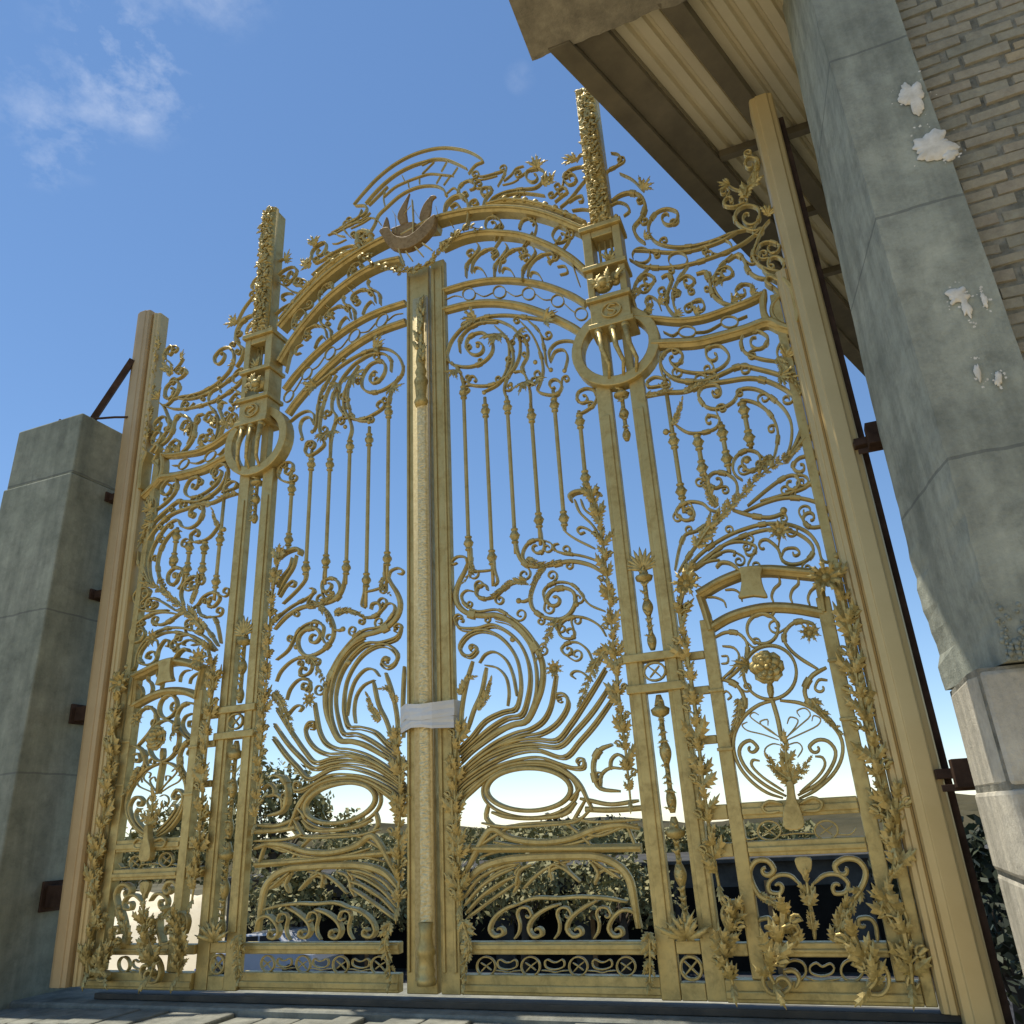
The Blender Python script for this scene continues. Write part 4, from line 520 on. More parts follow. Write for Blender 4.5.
def concrete(name,c1,c2,c3,grooves=(),vgrooves=(),bs=.5,sc1=1.3):
    m,nt,b=newmat(name)
    f=noisetex(nt,sc1,9,.72,.4);g=noisetex(nt,6,9,.8)
    col=ramp(nt,f,[(.32,c1),(.5,c2),(.68,c3)])
    col=mix(nt,.5,col,ramp(nt,g,[(.32,(.45,.46,.45)),(.5,(1,1,1)),(.68,(1.4,1.4,1.36))]),'MULTIPLY')
    # drip stains
    tc=N(nt,'ShaderNodeTexCoord');mp=N(nt,'ShaderNodeMapping');mp.inputs['Scale'].default_value=(5,5,.45);nt.links.new(tc.outputs['Object'],mp.inputs[0])
    st=noisetex(nt,1.6,5,.6,0,mp.outputs[0])
    col=mix(nt,.55,col,ramp(nt,st,[(.38,(.62,.63,.63)),(.62,(1.1,1.1,1.08))]),'MULTIPLY')
    h=noisetex(nt,26,8,.75)
    if grooves or vgrooves:
        sep=N(nt,'ShaderNodeSeparateXYZ');nt.links.new(tc.outputs['Object'],sep.inputs[0])
        wob=N(nt,'ShaderNodeMath',operation='MULTIPLY_ADD');nt.links.new(noisetex(nt,3,3),wob.inputs[0]);wob.inputs[1].default_value=.05;wob.inputs[2].default_value=-.025
        acc=None
        for ax,vals in (('Z',grooves),('X',vgrooves)):
            for v in vals:
                a=N(nt,'ShaderNodeMath',operation='ADD');nt.links.new(sep.outputs[ax],a.inputs[0]);nt.links.new(wob.outputs[0],a.inputs[1])
                s=N(nt,'ShaderNodeMath',operation='COMPARE');nt.links.new(a.outputs[0],s.inputs[0]);s.inputs[1].default_value=v;s.inputs[2].default_value=.008
                if acc is None: acc=s.outputs[0]
                else:
                    mx=N(nt,'ShaderNodeMath',operation='MAXIMUM');nt.links.new(acc,mx.inputs[0]);nt.links.new(s.outputs[0],mx.inputs[1]);acc=mx.outputs[0]
        sub=N(nt,'ShaderNodeMath',operation='SUBTRACT');nt.links.new(h,sub.inputs[0]);nt.links.new(acc,sub.inputs[1]);h=sub.outputs[0]
        col=mix(nt,acc,col,mix(nt,.5,col,(.10,.105,.10)))
    nt.links.new(col,b.inputs['Base Color']);b.inputs['Roughness'].default_value=.92;b.inputs['Specular IOR Level'].default_value=.15
    bump(nt,b,h,bs,.02)
    return m
CONC=concrete('pillar_concrete',(.25,.265,.215),(.34,.355,.29),(.44,.45,.36),grooves=(3.05,4.45,5.62),vgrooves=(3.70,))
CONCL=concrete('column_concrete',(.21,.225,.175),(.27,.285,.22),(.335,.345,.27),grooves=(4.88,3.55,2.2),bs=.35)
PLAST=concrete('cream_blocks',(.44,.41,.32),(.54,.50,.40),(.64,.60,.48),bs=.6)
GROUND=concrete('front_paving',(.30,.25,.175),(.40,.335,.24),(.48,.41,.30),bs=.5,sc1=.8)
SILL=concrete('sill_stone',(.19,.195,.165),(.26,.26,.215),(.34,.33,.27),bs=.5)
BEAMC=concrete('beam_concrete',(.24,.215,.16),(.32,.285,.21),(.40,.355,.26),bs=.6)
WHITE=noisy('lime_splash',(.60,.56,.46),(.80,.76,.66),14,.9,0,.35,40,.006)
TAPE=noisy('tape_paper',(.66,.66,.62),(.74,.74,.70),6,.6,0,.15,20,.004)
SHEET=noisy('roof_sheet',(.66,.59,.40),(.76,.68,.47),1.2,.55,.1,.1,20,.003)
PURL=noisy('purlin_paint',(.135,.115,.075),(.20,.17,.11),3,.6,.1,.2,25,.004)
SLATE=noisy('slate_wall',(.05,.047,.04),(.095,.09,.075),2,.7,0,.2,12,.01)
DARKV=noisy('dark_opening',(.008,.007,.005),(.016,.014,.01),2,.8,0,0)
CREAM=noisy('cream_render',(.62,.53,.36),(.74,.65,.46),.9,.9,0,.3,9,.02)
ASPH=noisy('asphalt',(.035,.035,.038),(.07,.07,.072),2.5,.9,0,.4,60,.01)
SAND=noisy('sandy_ground',(.08,.075,.045),(.16,.14,.085),.25,.95,0,.5,6,.05)
CARW=noisy('white_car_paint',(.42,.43,.44),(.48,.48,.49),2,.25,0,0)
GLASS=noisy('car_glass',(.015,.018,.02),(.03,.035,.04),2,.08,0,0)
RUBB=noisy('rubber',(.015,.015,.015),(.03,.03,.03),8,.8,0,0)
BLUE=noisy('blue_plastic',(.02,.03,.20),(.03,.05,.28),4,.45,0,0)
ORANGE=noisy('ochre_timber',(.28,.15,.06),(.38,.22,.09),5,.8,0,.3,30,.01)
def brickmat():
    m,nt,b=newmat('brickwork')
    tc=N(nt,'ShaderNodeTexCoord');sep=N(nt,'ShaderNodeSeparateXYZ');nt.links.new(tc.outputs['Object'],sep.inputs[0])
    f=noisetex(nt,1.6,6,.6);info=N(nt,'ShaderNodeNewGeometry')
    rnd=info.outputs['Random Per Island']
    base=ramp(nt,rnd,[(0,(.27,.265,.21)),(.25,(.33,.315,.245)),(.55,(.38,.345,.26)),(.8,(.37,.305,.23)),(.95,(.43,.38,.28)),(1,(.52,.38,.20))])
    dirt=ramp(nt,f,[(.35,(.28,.28,.215)),(.62,(.44,.40,.29))])
    col=mix(nt,.55,base,dirt)
    g=noisetex(nt,22,8,.75)
    col=mix(nt,.6,col,ramp(nt,g,[(.3,(.6,.6,.6)),(.7,(1.25,1.25,1.22))]),'MULTIPLY')
    nt.links.new(col,b.inputs['Base Color']);b.inputs['Roughness'].default_value=.95
    bump(nt,b,noisetex(nt,35,8,.75),.8,.015);return m
BRICK=brickmat()
MORTAR=noisy('mortar',(.15,.148,.118),(.36,.345,.275),9,.95,0,.9,30,.02)
def leafmat(name,a,b_,c):
    m,nt,b=newmat(name);info=N(nt,'ShaderNodeNewGeometry')
    nt.links.new(ramp(nt,info.outputs['Random Per Island'],[(0,a),(.5,b_),(1,c)]),b.inputs['Base Color']);b.inputs['Roughness'].default_value=.7
    return m
LEAF1=leafmat('olive_foliage',(.14,.135,.045),(.22,.20,.075),(.32,.285,.12))
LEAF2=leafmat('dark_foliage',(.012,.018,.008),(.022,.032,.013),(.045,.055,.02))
BARK=noisy('bark',(.07,.055,.04),(.12,.095,.07),6,.9,0,.5,30,.02)
HILLM=noisy('dry_hill',(.04,.038,.02),(.10,.085,.045),.06,.95,0,.5,.6,.5)
# ------------------------------------------------------------------ geometry helpers
class MB:
    def __init__(s): s.v=[];s.f=[]
    def add(s,v,f):
        o=len(s.v);s.v+=v;s.f+=[tuple(i+o for i in q) for q in f]
    def box(s,x0,x1,y0,y1,z0,z1):
        v=[(x,y,z) for z in (z0,z1) for y in (y0,y1) for x in (x0,x1)]
        s.add(v,[(0,2,3,1),(4,5,7,6),(0,1,5,4),(2,6,7,3),(0,4,6,2),(1,3,7,5)])
    def prism(s,poly,y0,y1):      # polygon in xz, extruded along y
        n=len(poly);v=[(p[0],y0,p[1]) for p in poly]+[(p[0],y1,p[1]) for p in poly]
        s.add(v,[tuple(range(n)),tuple(range(2*n-1,n-1,-1))]+[(i,i+n,(i+1)%n+n,(i+1)%n) for i in range(n)])
    def vprism(s,poly,z0,z1,lean=0):     # polygon in xy, extruded up
        n=len(poly);v=[(p[0],p[1],z0) for p in poly]+[(p[0]+lean,p[1],z1) for p in poly]
        s.add(v,[tuple(range(n-1,-1,-1)),tuple(range(n,2*n))]+[(i,(i+1)%n,(i+1)%n+n,i+n) for i in range(n)])
    def sweep(s,P,w,d,y,closed=False,taper=True):  # flat bar along a curve in the gate plane, front at y-d/2
        n=len(P);c=min(w,d)*.28;k=6;V=[]
        L=[0]
        for i in range(1,n): L.append(L[-1]+math.dist(P[i],P[i-1]))
        for i in range(n):
            if closed: a=P[i-1];b=P[(i+1)%n]
            else: a=P[max(0,i-1)];b=P[min(n-1,i+1)]
            tx,tz=b[0]-a[0],b[1]-a[1];l=math.hypot(tx,tz) or 1;nx,nz=-tz/l,tx/l
            # mitre at corners
            ww=w
            if 0<i<n-1 and not closed:
                u=(P[i][0]-a[0],P[i][1]-a[1]);v=(b[0]-P[i][0],b[1]-P[i][1])
                cu=(u[0]*v[0]+u[1]*v[1])/((math.hypot(*u)*math.hypot(*v)) or 1)
                ww=w/max(.6,math.sqrt(max(.05,(1+cu)/2)))
            if taper and not closed:
                e=min(L[i],L[-1]-L[i])/(L[-1] or 1);ww*=.62+.38*min(1,e/.12)
            for (o,yy) in ((.5*ww,d/2),(.5*ww,-d/2+c),(.5*ww-c,-d/2),(-.5*ww+c,-d/2),(-.5*ww,-d/2+c),(-.5*ww,d/2)):
                V.append((P[i][0]+nx*o,y+yy,P[i][1]+nz*o))
        F=[]
        for i in range(n if closed else n-1):
            j=(i+1)%n
            for q in range(k): F.append((i*k+q,i*k+(q+1)%k,j*k+(q+1)%k,j*k+q))
        if not closed: F+=[tuple(range(k-1,-1,-1)),tuple((n-1)*k+q for q in range(k))]
        s.add(V,F)
    def tube(s,P,r,k=6,r1=None):     # round bar through 3D points
        n=len(P);V=[]
        for i in range(n):
            a=Vector(P[max(0,i-1)]);b=Vector(P[min(n-1,i+1)]);t=(b-a).normalized()
            u=t.cross(Vector((0,1,0)) if abs(t.y)<.9 else Vector((1,0,0))).normalized();w=t.cross(u)
            rr=r if r1 is None else r+(r1-r)*i/(n-1)
            for q in range(k):
                an=2*PI*q/k;p=Vector(P[i])+u*(rr*math.cos(an))+w*(rr*math.sin(an));V.append(tuple(p))
        F=[(i*k+q,i*k+(q+1)%k,(i+1)*k+(q+1)%k,(i+1)*k+q) for i in range(n-1) for q in range(k)]
        F+=[tuple(range(k-1,-1,-1)),tuple((n-1)*k+q for q in range(k))]
        s.add(V,F)
    def lathe(s,x,y,prof,k=10,axis='z'):     # prof: (r,h)
        V=[];n=len(prof)
        for r,h in prof:
            for q in range(k):
                a=2*PI*q/k;V.append((x+r*math.cos(a),y+r*math.sin(a),h))
        F=[(i*k+q,i*k+(q+1)%k,(i+1)*k+(q+1)%k,(i+1)*k+q) for i in range(n-1) for q in range(k)]
        F+=[tuple(range(k-1,-1,-1)),tuple((n-1)*k+q for q in range(k))]
        s.add(V,F)
    def ball(s,c,r,k=8,sy=1,sz=1):
        V=[];m=5
        for i in range(1,m):
            t=PI*i/m
            for q in range(k):
                a=2*PI*q/k;V.append((c[0]+r*math.sin(t)*math.cos(a),c[1]+r*sy*math.sin(t)*math.sin(a),c[2]-r*sz*math.cos(t)))
        V+= [(c[0],c[1],c[2]-r*sz),(c[0],c[1],c[2]+r*sz)]
        F=[(i*k+q,i*k+(q+1)%k,(i+1)*k+(q+1)%k,(i+1)*k+q) for i in range(m-2) for q in range(k)]
        b=(m-1)*k;F+=[(b,(q+1)%k,q) for q in range(k)]+[(b+1,(m-2)*k+q,(m-2)*k+(q+1)%k) for q in range(k)]
        s.add(V,F)
    def leaflet(s,base,ang,L,W,lift,curl,th=.007,lobes=True):
        """thin sheet-metal leaf: base (x,y,z), ang in the gate plane, lifted towards -y and curling"""
        if lobes: ts=(0,.17,.23,.42,.48,.66,.73,1);prof=(.30,1.0,.50,.92,.42,.66,.26,.04)
        else: ts=(0,.2,.4,.6,.8,1);prof=(.3,.8,1,.9,.6,.05)
        n=len(ts)
        dx,dz=math.cos(ang),math.sin(ang);nx,nz=-dz,dx;T=[];B=[]
        for i in range(n):
            t=ts[i];yy=-lift*math.sin(PI*min(1,t*.78));bend=.22*L*t*t*s.bend
            if t>.6: yy-=curl*L*.35*(t-.6);bx=L*(t-curl*.25*(t-.6))
            else: bx=L*t
            tip=.09*L if (lobes and i in(1,3,5)) else 0
            for o,yo in ((-1,.20),(0,-.12),(1,.20)):
                ww=W*.5*prof[i]*o;q=bx+tip*abs(o)
                p=(base[0]+dx*q+nx*(ww+bend),base[1]+yy+yo*W*.5*prof[i],base[2]+dz*q+nz*(ww+bend))
                T.append(p);B.append((p[0],p[1]+th,p[2]))
        V=T+B;m=3*n;F=[]
        for i in range(n-1):
            for o in range(2):
                a=i*3+o;F.append((a,a+1,a+4,a+3));F.append((a+m,a+3+m,a+4+m,a+1+m))
            F.append((i*3,i*3+3,i*3+3+m,i*3+m));F.append((i*3+2,i*3+2+m,i*3+5+m,i*3+5))
        F.append((0,m,m+1,1));F.append((1,m+1,m+2,2));e=3*(n-1);F.append((e,e+1,e+1+m,e+m));F.append((e+1,e+2,e+2+m,e+1+m))
        s.add(V,F)
    bend=1
    def mirror(s):
        s.v=[(-x,y,z) for x,y,z in s.v];s.f=[tuple(reversed(q)) for q in s.f];return s
    def build(s,name,mat,parent=None,smooth=False,bevel=0,side=1,fn=None):
        if side<0: s.mirror()
        if fn: s.v=[fn(p) for p in s.v]
        o0=parent['_loc'] if parent is not None else None
        me=bpy.data.meshes.new(name)
        loc=Vector(o0) if o0 is not None else Vector((0,0,0))
        me.from_pydata([tuple(Vector(p)-loc) for p in s.v],[],s.f);me.validate()
        if smooth: me.polygons.foreach_set('use_smooth',[True]*len(me.polygons))
        me.materials.append(mat);me.update()
        o=bpy.data.objects.new(name,me);COL.objects.link(o)
        if parent is not None:
            o.parent=parent;o['_loc']=o0
        else: o['_loc']=(0,0,0)
        if bevel:
            bv=o.modifiers.new('bevel','BEVEL');bv.width=bevel;bv.segments=2;bv.limit_method='ANGLE'
        ALL.append(o);return o
ALL=[]
def thing(name,label,cat,loc,group=None):
    e=bpy.data.objects.new(name,None);COL.objects.link(e);e.location=loc;e['_loc']=tuple(loc)
    e.empty_display_size=.1
    e['label']=label;e['category']=cat
    if group:e['group']=group
    ALL.append(e);return e
def tag(o,label=None,cat=None,group=None,kind=None):
    if label:o['label']=label
    if cat:o['category']=cat
    if group:o['group']=group
    if kind:o['kind']=kind
    return o
def cr(P,closed=False,step=.03):
    n=len(P);R=[]
    for i in (range(n) if closed else range(n-1)):
        p1=P[i];p2=P[(i+1)%n];L=math.dist(p1,p2)
        p0=P[i-1] if (closed or i>0) else (2*p1[0]-p2[0],2*p1[1]-p2[1])
        p3=P[(i+2)%n] if (closed or i+2<n) else (2*p2[0]-p1[0],2*p2[1]-p1[1])
        k=max(3,min(14,int(round(L/step))))
        # keep sharp kinks sharp
        def kink(a,b,c):
            u=(b[0]-a[0],b[1]-a[1]);v=(c[0]-b[0],c[1]-b[1]);m=math.hypot(*u)*math.hypot(*v)
            return m>0 and (u[0]*v[0]+u[1]*v[1])/m<.45
        if kink(p0,p1,p2) and L>.1: p0=(2*p1[0]-p2[0],2*p1[1]-p2[1])
        if kink(p1,p2,p3) and L>.1: p3=(2*p2[0]-p1[0],2*p2[1]-p1[1])
        for j in range(k):
            t=j/k;R.append(tuple(.5*(2*p1[a]+(p2[a]-p0[a])*t+(2*p0[a]-5*p1[a]+4*p2[a]-p3[a])*t*t+(3*p1[a]-p0[a]-3*p2[a]+p3[a])*t**3) for a in (0,1)))
    if not closed:R.append(P[-1])
    return R
def acanthus(mb,P,w,relief,y,kind):
    Q=cr(P,False,max(.02,w*.14));n=len(Q)
    if n<4: Q=cr(P,False,.01);n=len(Q)
    L=sum(math.dist(Q[i],Q[i+1]) for i in range(n-1))
    big=kind in('acanthus_column','acanthus_bracket','laurel_wreath');br=kind=='acanthus_bracket'
    mb.tube([(p[0],y-relief*.2,p[1]) for p in Q],w*.07,6,w*.035)
    step=max(1,int(round((w*(.24 if not br else .17))/(L/(n-1)))))
    k=0
    for i in range(0,n-1,step):
        a=Q[max(0,i-1)];b=Q[min(n-1,i+1)];ta=math.atan2(b[1]-a[1],b[0]-a[0])
        if big and kind!='laurel_wreath' and b[1]<a[1]: ta+=PI   # leaves grow upwards
        f=i/(n-1);env=(1-.5*f) if not big else (1.1-.5*abs(2*f-1) if br else .8+.35*math.sin(i*.9))
        for sgn in (1,-1):
            if big and random.random()<.18: continue
            an=ta+sgn*random.uniform(.5,1.05);mb.bend=-sgn*random.uniform(.3,1.6)
            Ln=w*(.52 if not br else .46)*env*random.uniform(.75,1.2)
            mb.leaflet((Q[i][0],y-random.uniform(0,relief*.3),Q[i][1]),an,Ln,Ln*random.uniform(.50,.72),relief*random.uniform(.05,.45),random.uniform(-.3,1.2))
        if big and k%2==0:
            mb.bend=random.uniform(-1,1)
            mb.leaflet((Q[i][0],y-relief*.35,Q[i][1]),ta+random.uniform(-.5,.5),w*.42,w*.24,relief*.35,.8)
        if big and k%3==1:     # small tendril hooks
            sg=random.choice((1,-1));x0,z0=Q[i];r=w*.13;H=[]
            for q in range(9): aa=ta+sg*(.9-q*.62);H.append((x0+math.cos(ta+sg*.9)*w*.28+r*(1-q*.07)*math.cos(aa),z0+math.sin(ta+sg*.9)*w*.28+r*(1-q*.07)*math.sin(aa)))
            mb.sweep([(x0,z0)]+H,w*.055,.02,y-relief*.3)
        k+=1
    mb.bend=0
    a=Q[-2];b=Q[-1];mb.leaflet((b[0],y-relief*.2,b[1]),math.atan2(b[1]-a[1],b[0]-a[0]),w*.45,w*.2,relief*.4,.8)
def tuft(mb,x,y,z,size,ang,n=5):
    for k in range(n):
        a=rad(ang)+(k-(n-1)/2)*.5;mb.bend=random.uniform(-1,1)
        mb.leaflet((x,y-.01-k*.002,z),a,size*random.uniform(.7,1.1),size*.3,size*.25,.6)
def flower(mb,x,y,z,size,n=9):
    for k in range(n):
        a=2*PI*k/n+.2;mb.bend=random.uniform(-.6,.6)
        mb.leaflet((x,y-.015,z),a,size*.6,size*.26,size*.3,.3)
    mb.ball((x,y-.03,z),size*.16,8)
def rose(mb,x,y,z,size):
    for ring,(r,n,lf) in enumerate(((1.0,8,.10),(.78,7,.18),(.56,6,.22),(.34,5,.20))):
        for k in range(n):
            a=2*PI*(k+.5*ring)/n+random.uniform(-.15,.15);L=size*.62*r;W=size*.62*r
            # cupped petal grid
            V=[];m=5;th=.006
            for lay in (0,1):
                for i in range(m):
                    t=i/(m-1)
                    for j in range(m):
                        s_=j/(m-1)*2-1;rr=L*t;ww=W*.5*s_*math.sin(PI*min(.93,.12+.72*t))
                        yy=-size*(lf+.22*t*t*(1.2-ring*.15))+.10*size*s_*s_-(.05*size if t>.9 else 0)*-1
                        V.append((x+math.cos(a)*rr-math.sin(a)*ww,y+yy+lay*th,z+math.sin(a)*rr+math.cos(a)*ww))
            F=[];mm=m*m
            for i in range(m-1):
                for j in range(m-1):
                    q=i*m+j;F.append((q,q+1,q+m+1,q+m));F.append((q+mm,q+m+mm,q+m+1+mm,q+1+mm))
            for i in range(m-1):
                F.append((i*m,(i+1)*m,(i+1)*m+mm,i*m+mm));F.append((i*m+m-1,i*m+m-1+mm,(i+1)*m+m-1+mm,(i+1)*m+m-1));F.append(((m-1)*m+i,(m-1)*m+i+1,(m-1)*m+i+1+mm,(m-1)*m+i+mm))
            mb.add(V,F)
    mb.ball((x,y-size*.3,z),size*.10,8)
# draws every traced piece of one gate section under its thing
CNT=[0]
def traced(key,root,side=1,alt=None):
    for (k,part,w,d,y,closed,P) in T:
        if k!=key: continue
        CNT[0]+=1;jy=y+(CNT[0]*7%11-5)*.0011
        mb=MB();c=part[0]
        if c=='@':
            nm=part[1:];x,z=P[0];sm=True
            if nm=='ball': mb.ball((x,jy-.01,z),P[1],8);m=GOLD;nm='bead'
            elif nm=='bead': mb.ball((x,jy,z),P[1],8);m=GOLD
            elif nm=='leaf_tuft': tuft(mb,x,jy-.01,z,P[1],P[2]);m=GOLDL;sm=False
            elif nm=='flower': flower(mb,x,jy-.02,z,P[1]);m=GOLDL;sm=False
            elif nm=='rose': rose(mb,x,jy-.02,z,P[1]);m=GOLDL
            mb.build(nm,m,root,sm,0,side)
        elif c=='~':
            acanthus(mb,P,w,d,jy,part[1:]);mb.build(part[1:],GOLDL,root,False,0,side)
        elif c=='#':
            Q=cr(P,True,.05);mb.prism(Q,jy-d/2,jy+d/2);mb.build(part[1:],GOLDB if key=='ship' else GOLD,root,False,.006,side)
        else:
            Q=cr(P,closed,.028);rails=part in('arch_rail','arched_rail','door_arch','mid_rail','dentil_band')
            if not rails:
                w*=(.56 if key in('crest','over') else .60) if w<.05 else .78;d*=1.2
            mb.sweep(Q,w,d,jy,closed,not rails)
            if part=='scroll' and key in('over','panel','leaf','crest') and len(Q)>14:
                Ls=sum(math.dist(Q[i],Q[i+1]) for i in range(len(Q)-1))
                if Ls>.30:
                    for fr in (.22,.5):
                        i0=int(len(Q)*fr);mb.sweep(Q[i0:i0+3],w*1.7,d*1.15,jy-.001,False,False)
                    for f0 in ((.2,.36),(.5,.66)) if Ls>.6 else ((.3,.45),):
                        i0=int(len(Q)*random.uniform(*f0));a=Q[i0-1];b_=Q[i0+1];ta=math.atan2(b_[1]-a[1],b_[0]-a[0]);sg=random.choice((1,-1));r=random.uniform(.026,.05)
                        H=[Q[i0]];x0,z0=Q[i0];cx,cz=x0+r*1.5*math.cos(ta)+sg*-math.sin(ta)*r*1.1,z0+r*1.5*math.sin(ta)+sg*math.cos(ta)*r*1.1
                        for q in range(13):
                            aa=ta-sg*PI/2+sg*q*.62;rr=r*(1-q*.062);H.append((cx+rr*math.cos(aa),cz+rr*math.sin(aa)))
                        mb.sweep(cr(H,False,.02),.011,d*.8,jy+.002)
            if rails and w>.045:   # raised fillet along the middle of the rail
                mb.sweep(Q,w*.42,d*.3,jy-d/2-d*.06,closed,False)
            mb.build(part,GOLD,root,False,0,side)
def balu(root,side,x,y,zl,zu,zb,zt,r=.0165):
    mb=MB();mb.lathe(x,y,[(r*.9,zb),(r*.9,zl-.08),(r,zl-.05),(r,zl+.05),(r,zu-.05),(r,zu+.05),(r*.9,zt)],8)
    o=mb.build('baluster',GOLD,root,True,0,side)
    for zc in (zl,zu):
        m2=MB();m2.lathe(x,y,[(r*1.02,zc-.062),(r*1.7,zc-.056),(r*1.7,zc-.046),(r*1.25,zc-.042),(r*1.5,zc-.03),(r*2.15,zc-.012),(r*2.15,zc+.012),(r*1.5,zc+.03),(r*1.25,zc+.042),(r*1.7,zc+.046),(r*1.7,zc+.056),(r*1.02,zc+.062)],10)
        for q in range(6):
            a=q*PI/3;m2.ball((x+r*2.0*math.cos(a),y+r*2.0*math.sin(a),zc),.010,5)
        m2.build('collar',GOLDL,o,True,0,side)
def carved(mb,x0,x1,yb,depth,z0,z1,nx,nz,freq,amp,seed,curly=True):
    """half-round strip whose front is carved (displaced) foliage relief"""
    V=[]
    for j in range(nz+1):
        z=z0+(z1-z0)*j/nz
        for i in range(nx+1):
            u=i/nx;x=x0+(x1-x0)*u;prof=math.sin(PI*max(.02,min(.98,u)))**.6
            p=Vector((x*freq,seed,z*freq))
            if curly:
                n1=noise.noise(p*1.0);h=math.sin(9*n1+6*noise.noise(p*.5+Vector((5,1,2))))
                h=.5+.5*h;h=h**.6
            else: h=.5+.5*noise.noise(p*2.2)
            ed=0 if (i in(0,nx) or j in(0,nz)) else 1
            V.append((x,yb-depth*(.25+.75*prof)*(1 if ed else 0)-amp*h*ed,z))
    F=[(j*(nx+1)+i,j*(nx+1)+i+1,(j+1)*(nx+1)+i+1,(j+1)*(nx+1)+i) for j in range(nz) for i in range(nx)]
    mb.add(V,F)
    mb.box(x0,x1,yb-.001,yb+.03,z0,z1)
# ------------------------------------------------------------------ THE GATE
SIDES=((1,'right'),(-1,'left'))
for sd,nm in SIDES:
    # ---- hinged leaf
    leaf=thing('gate_leaf',('right' if sd>0 else 'left')+(' gold wrought iron gate leaf beside the plain meeting stile, nearer the brick building' if sd>0 else ' gold wrought iron gate leaf carrying the carved vertical astragal strip'),'gate leaf',(sd*.8,.065,.64),'hinged leaves of the gold gate')
    def B(name,boxes,mat=GOLD,bevel=.006,parent=None):
        mb=MB()
        for b in boxes: mb.box(*b)
        return mb.build(name,mat,parent or leaf,False,bevel,1)
    if sd>0:
        B('meeting_stile',[(.082,.215,.034,.10,.64,6.38)])
        B('stile_moulding',[(.10,.12,.02,.033,.76,6.3),(.178,.198,.02,.033,.76,6.3)])
    else:
        B('meeting_stile',[(-.165,.056,.034,.10,.64,6.38)])
        B('stile_moulding',[(-.152,-.135,.018,.033,.76,6.3)])
        mb=MB();mb.box(-.08,.0555,-.008,.029,.72,6.0);carved(mb,-.040,.046,-.009,.016,1.05,4.9,12,960,44,.007,3.3,True);mb.build('astragal',GOLDS,leaf,True)
        mb=MB();mb.lathe(.004,-.015,[(.062,.70),(.062,.74),(.05,.75),(.058,.78),(.05,.80),(.05,.86),(.06,.87),(.06,.90),(.05,.92),(.04,.98),(.05,1.05)],14);mb.build('astragal_base',GOLD,leaf,True)
        mb=MB();mb.lathe(.002,-.012,[(.05,4.88),(.062,4.92),(.045,4.96),(.052,5.06),(.062,5.12),(.04,5.17),(.052,5.21),(.036,5.26),(.045,5.32),(.03,5.5),(.034,5.8),(.012,5.98)],14)
        for k in range(30):
            mb.bend=random.uniform(-1,1);mb.leaflet((.004+random.uniform(-.03,.03),-.045,5.28+k*.021),PI/2+random.uniform(-.5,.5),.09,.045,.02,.3)
        mb.build('astragal_finial',GOLDL,leaf,True)
    x0,x1=(.224,1.486)
    mb=MB();mb.box(x0,x1,.03,.10,.642,.752);mb.box(x0,x1,.018,.03,.66,.70);mb.build('bottom_rail',GOLD,leaf,False,.006,sd)
    mb=MB();mb.box(x0,x1,.032,.098,.862,.932);mb.box(x0,x1,.02,.032,.888,.92);mb.build('frieze_rail',GOLD,leaf,False,.006,sd)
    for x,zl,zu,zb,zt in ((.357,3.62,4.957,3.42,5.09),(.546,3.473,4.733,3.25,4.86),(.738,3.61,4.715,3.47,4.82),(.937,3.699,4.585,3.50,4.70),(1.132,3.673,4.632,3.58,4.77),(1.324,3.962,4.436,3.83,4.53)):
        balu(leaf,sd,x,.065,zl,zu,zb,zt)
    traced('leaf',leaf,sd)
    # ---- pilaster
    pil=thing('gate_pilaster',('tall gold gate pilaster with ring and carved obelisk finial, '+('nearer the brick building' if sd>0 else 'nearer the far grey concrete column')),'pilaster',(sd*1.68,.03,.64),'gate pilasters with obelisks')
    def P_(name,boxes,mat=GOLD,bevel=.006):
        mb=MB()
        for b in boxes: mb.box(*b)
        return mb.build(name,mat,pil,False,bevel,sd)
    P_('stile',[(1.488,1.60,0,.075,.64,4.66)]);P_('stile',[(1.745,1.856,0,.075,.64,4.66)])
    P_('stile_moulding',[(1.515,1.573,-.012,0,1.0,4.4)]);P_('stile_moulding',[(1.772,1.828,-.012,0,1.0,4.4)])
    P_('bottom_rail',[(1.602,1.743,.004,.07,.64,.73)]);P_('cross_rail',[(1.602,1.743,.004,.07,.87,.94)])
    P_('lock_box',[(1.488,1.856,-.03,-.013,2.40,2.545),(1.50,1.845,-.05,-.03,2.54,2.575),(1.50,1.845,-.05,-.03,2.372,2.405)]) if False else None
    P_('cross_rail',[(1.480,1.864,-.028,.08,2.545,2.60)]);P_('cross_rail',[(1.480,1.864,-.028,.08,2.345,2.40)])
    mb=MB();mb.sweep([(1.675+.07*math.cos(a*PI/8),2.475+.058*math.sin(a*PI/8)) for a in range(16)],.014,.03,0,True);mb.sweep([(1.64,2.44),(1.675,2.475),(1.71,2.51)],.013,.02,0);mb.sweep([(1.64,2.51),(1.675,2.477),(1.71,2.44)],.013,.018,.002);mb.build('cross_motif',GOLD,pil,False,0,sd)
    mb=MB();mb.sweep([(1.673+.06*math.cos(a*PI/9),.80+.058*math.sin(a*PI/9)) for a in range(18)],.016,.03,.02,True);mb.sweep([(1.63,.76),(1.673,.80),(1.715,.84)],.013,.02,.02);mb.sweep([(1.63,.84),(1.673,.80),(1.715,.76)],.013,.018,.022);mb.build('ring_ornament',GOLD,pil,False,0,sd)
    # ring
    mb=MB();R1,R2=.345,.262;n=36
    V=[]
    for yy in (-.045,.075):
        for R in (R1,R2):
            for a in range(n): V.append((1.68+R*math.cos(2*PI*a/n),yy,4.957+R*math.sin(2*PI*a/n)))
    F=[]
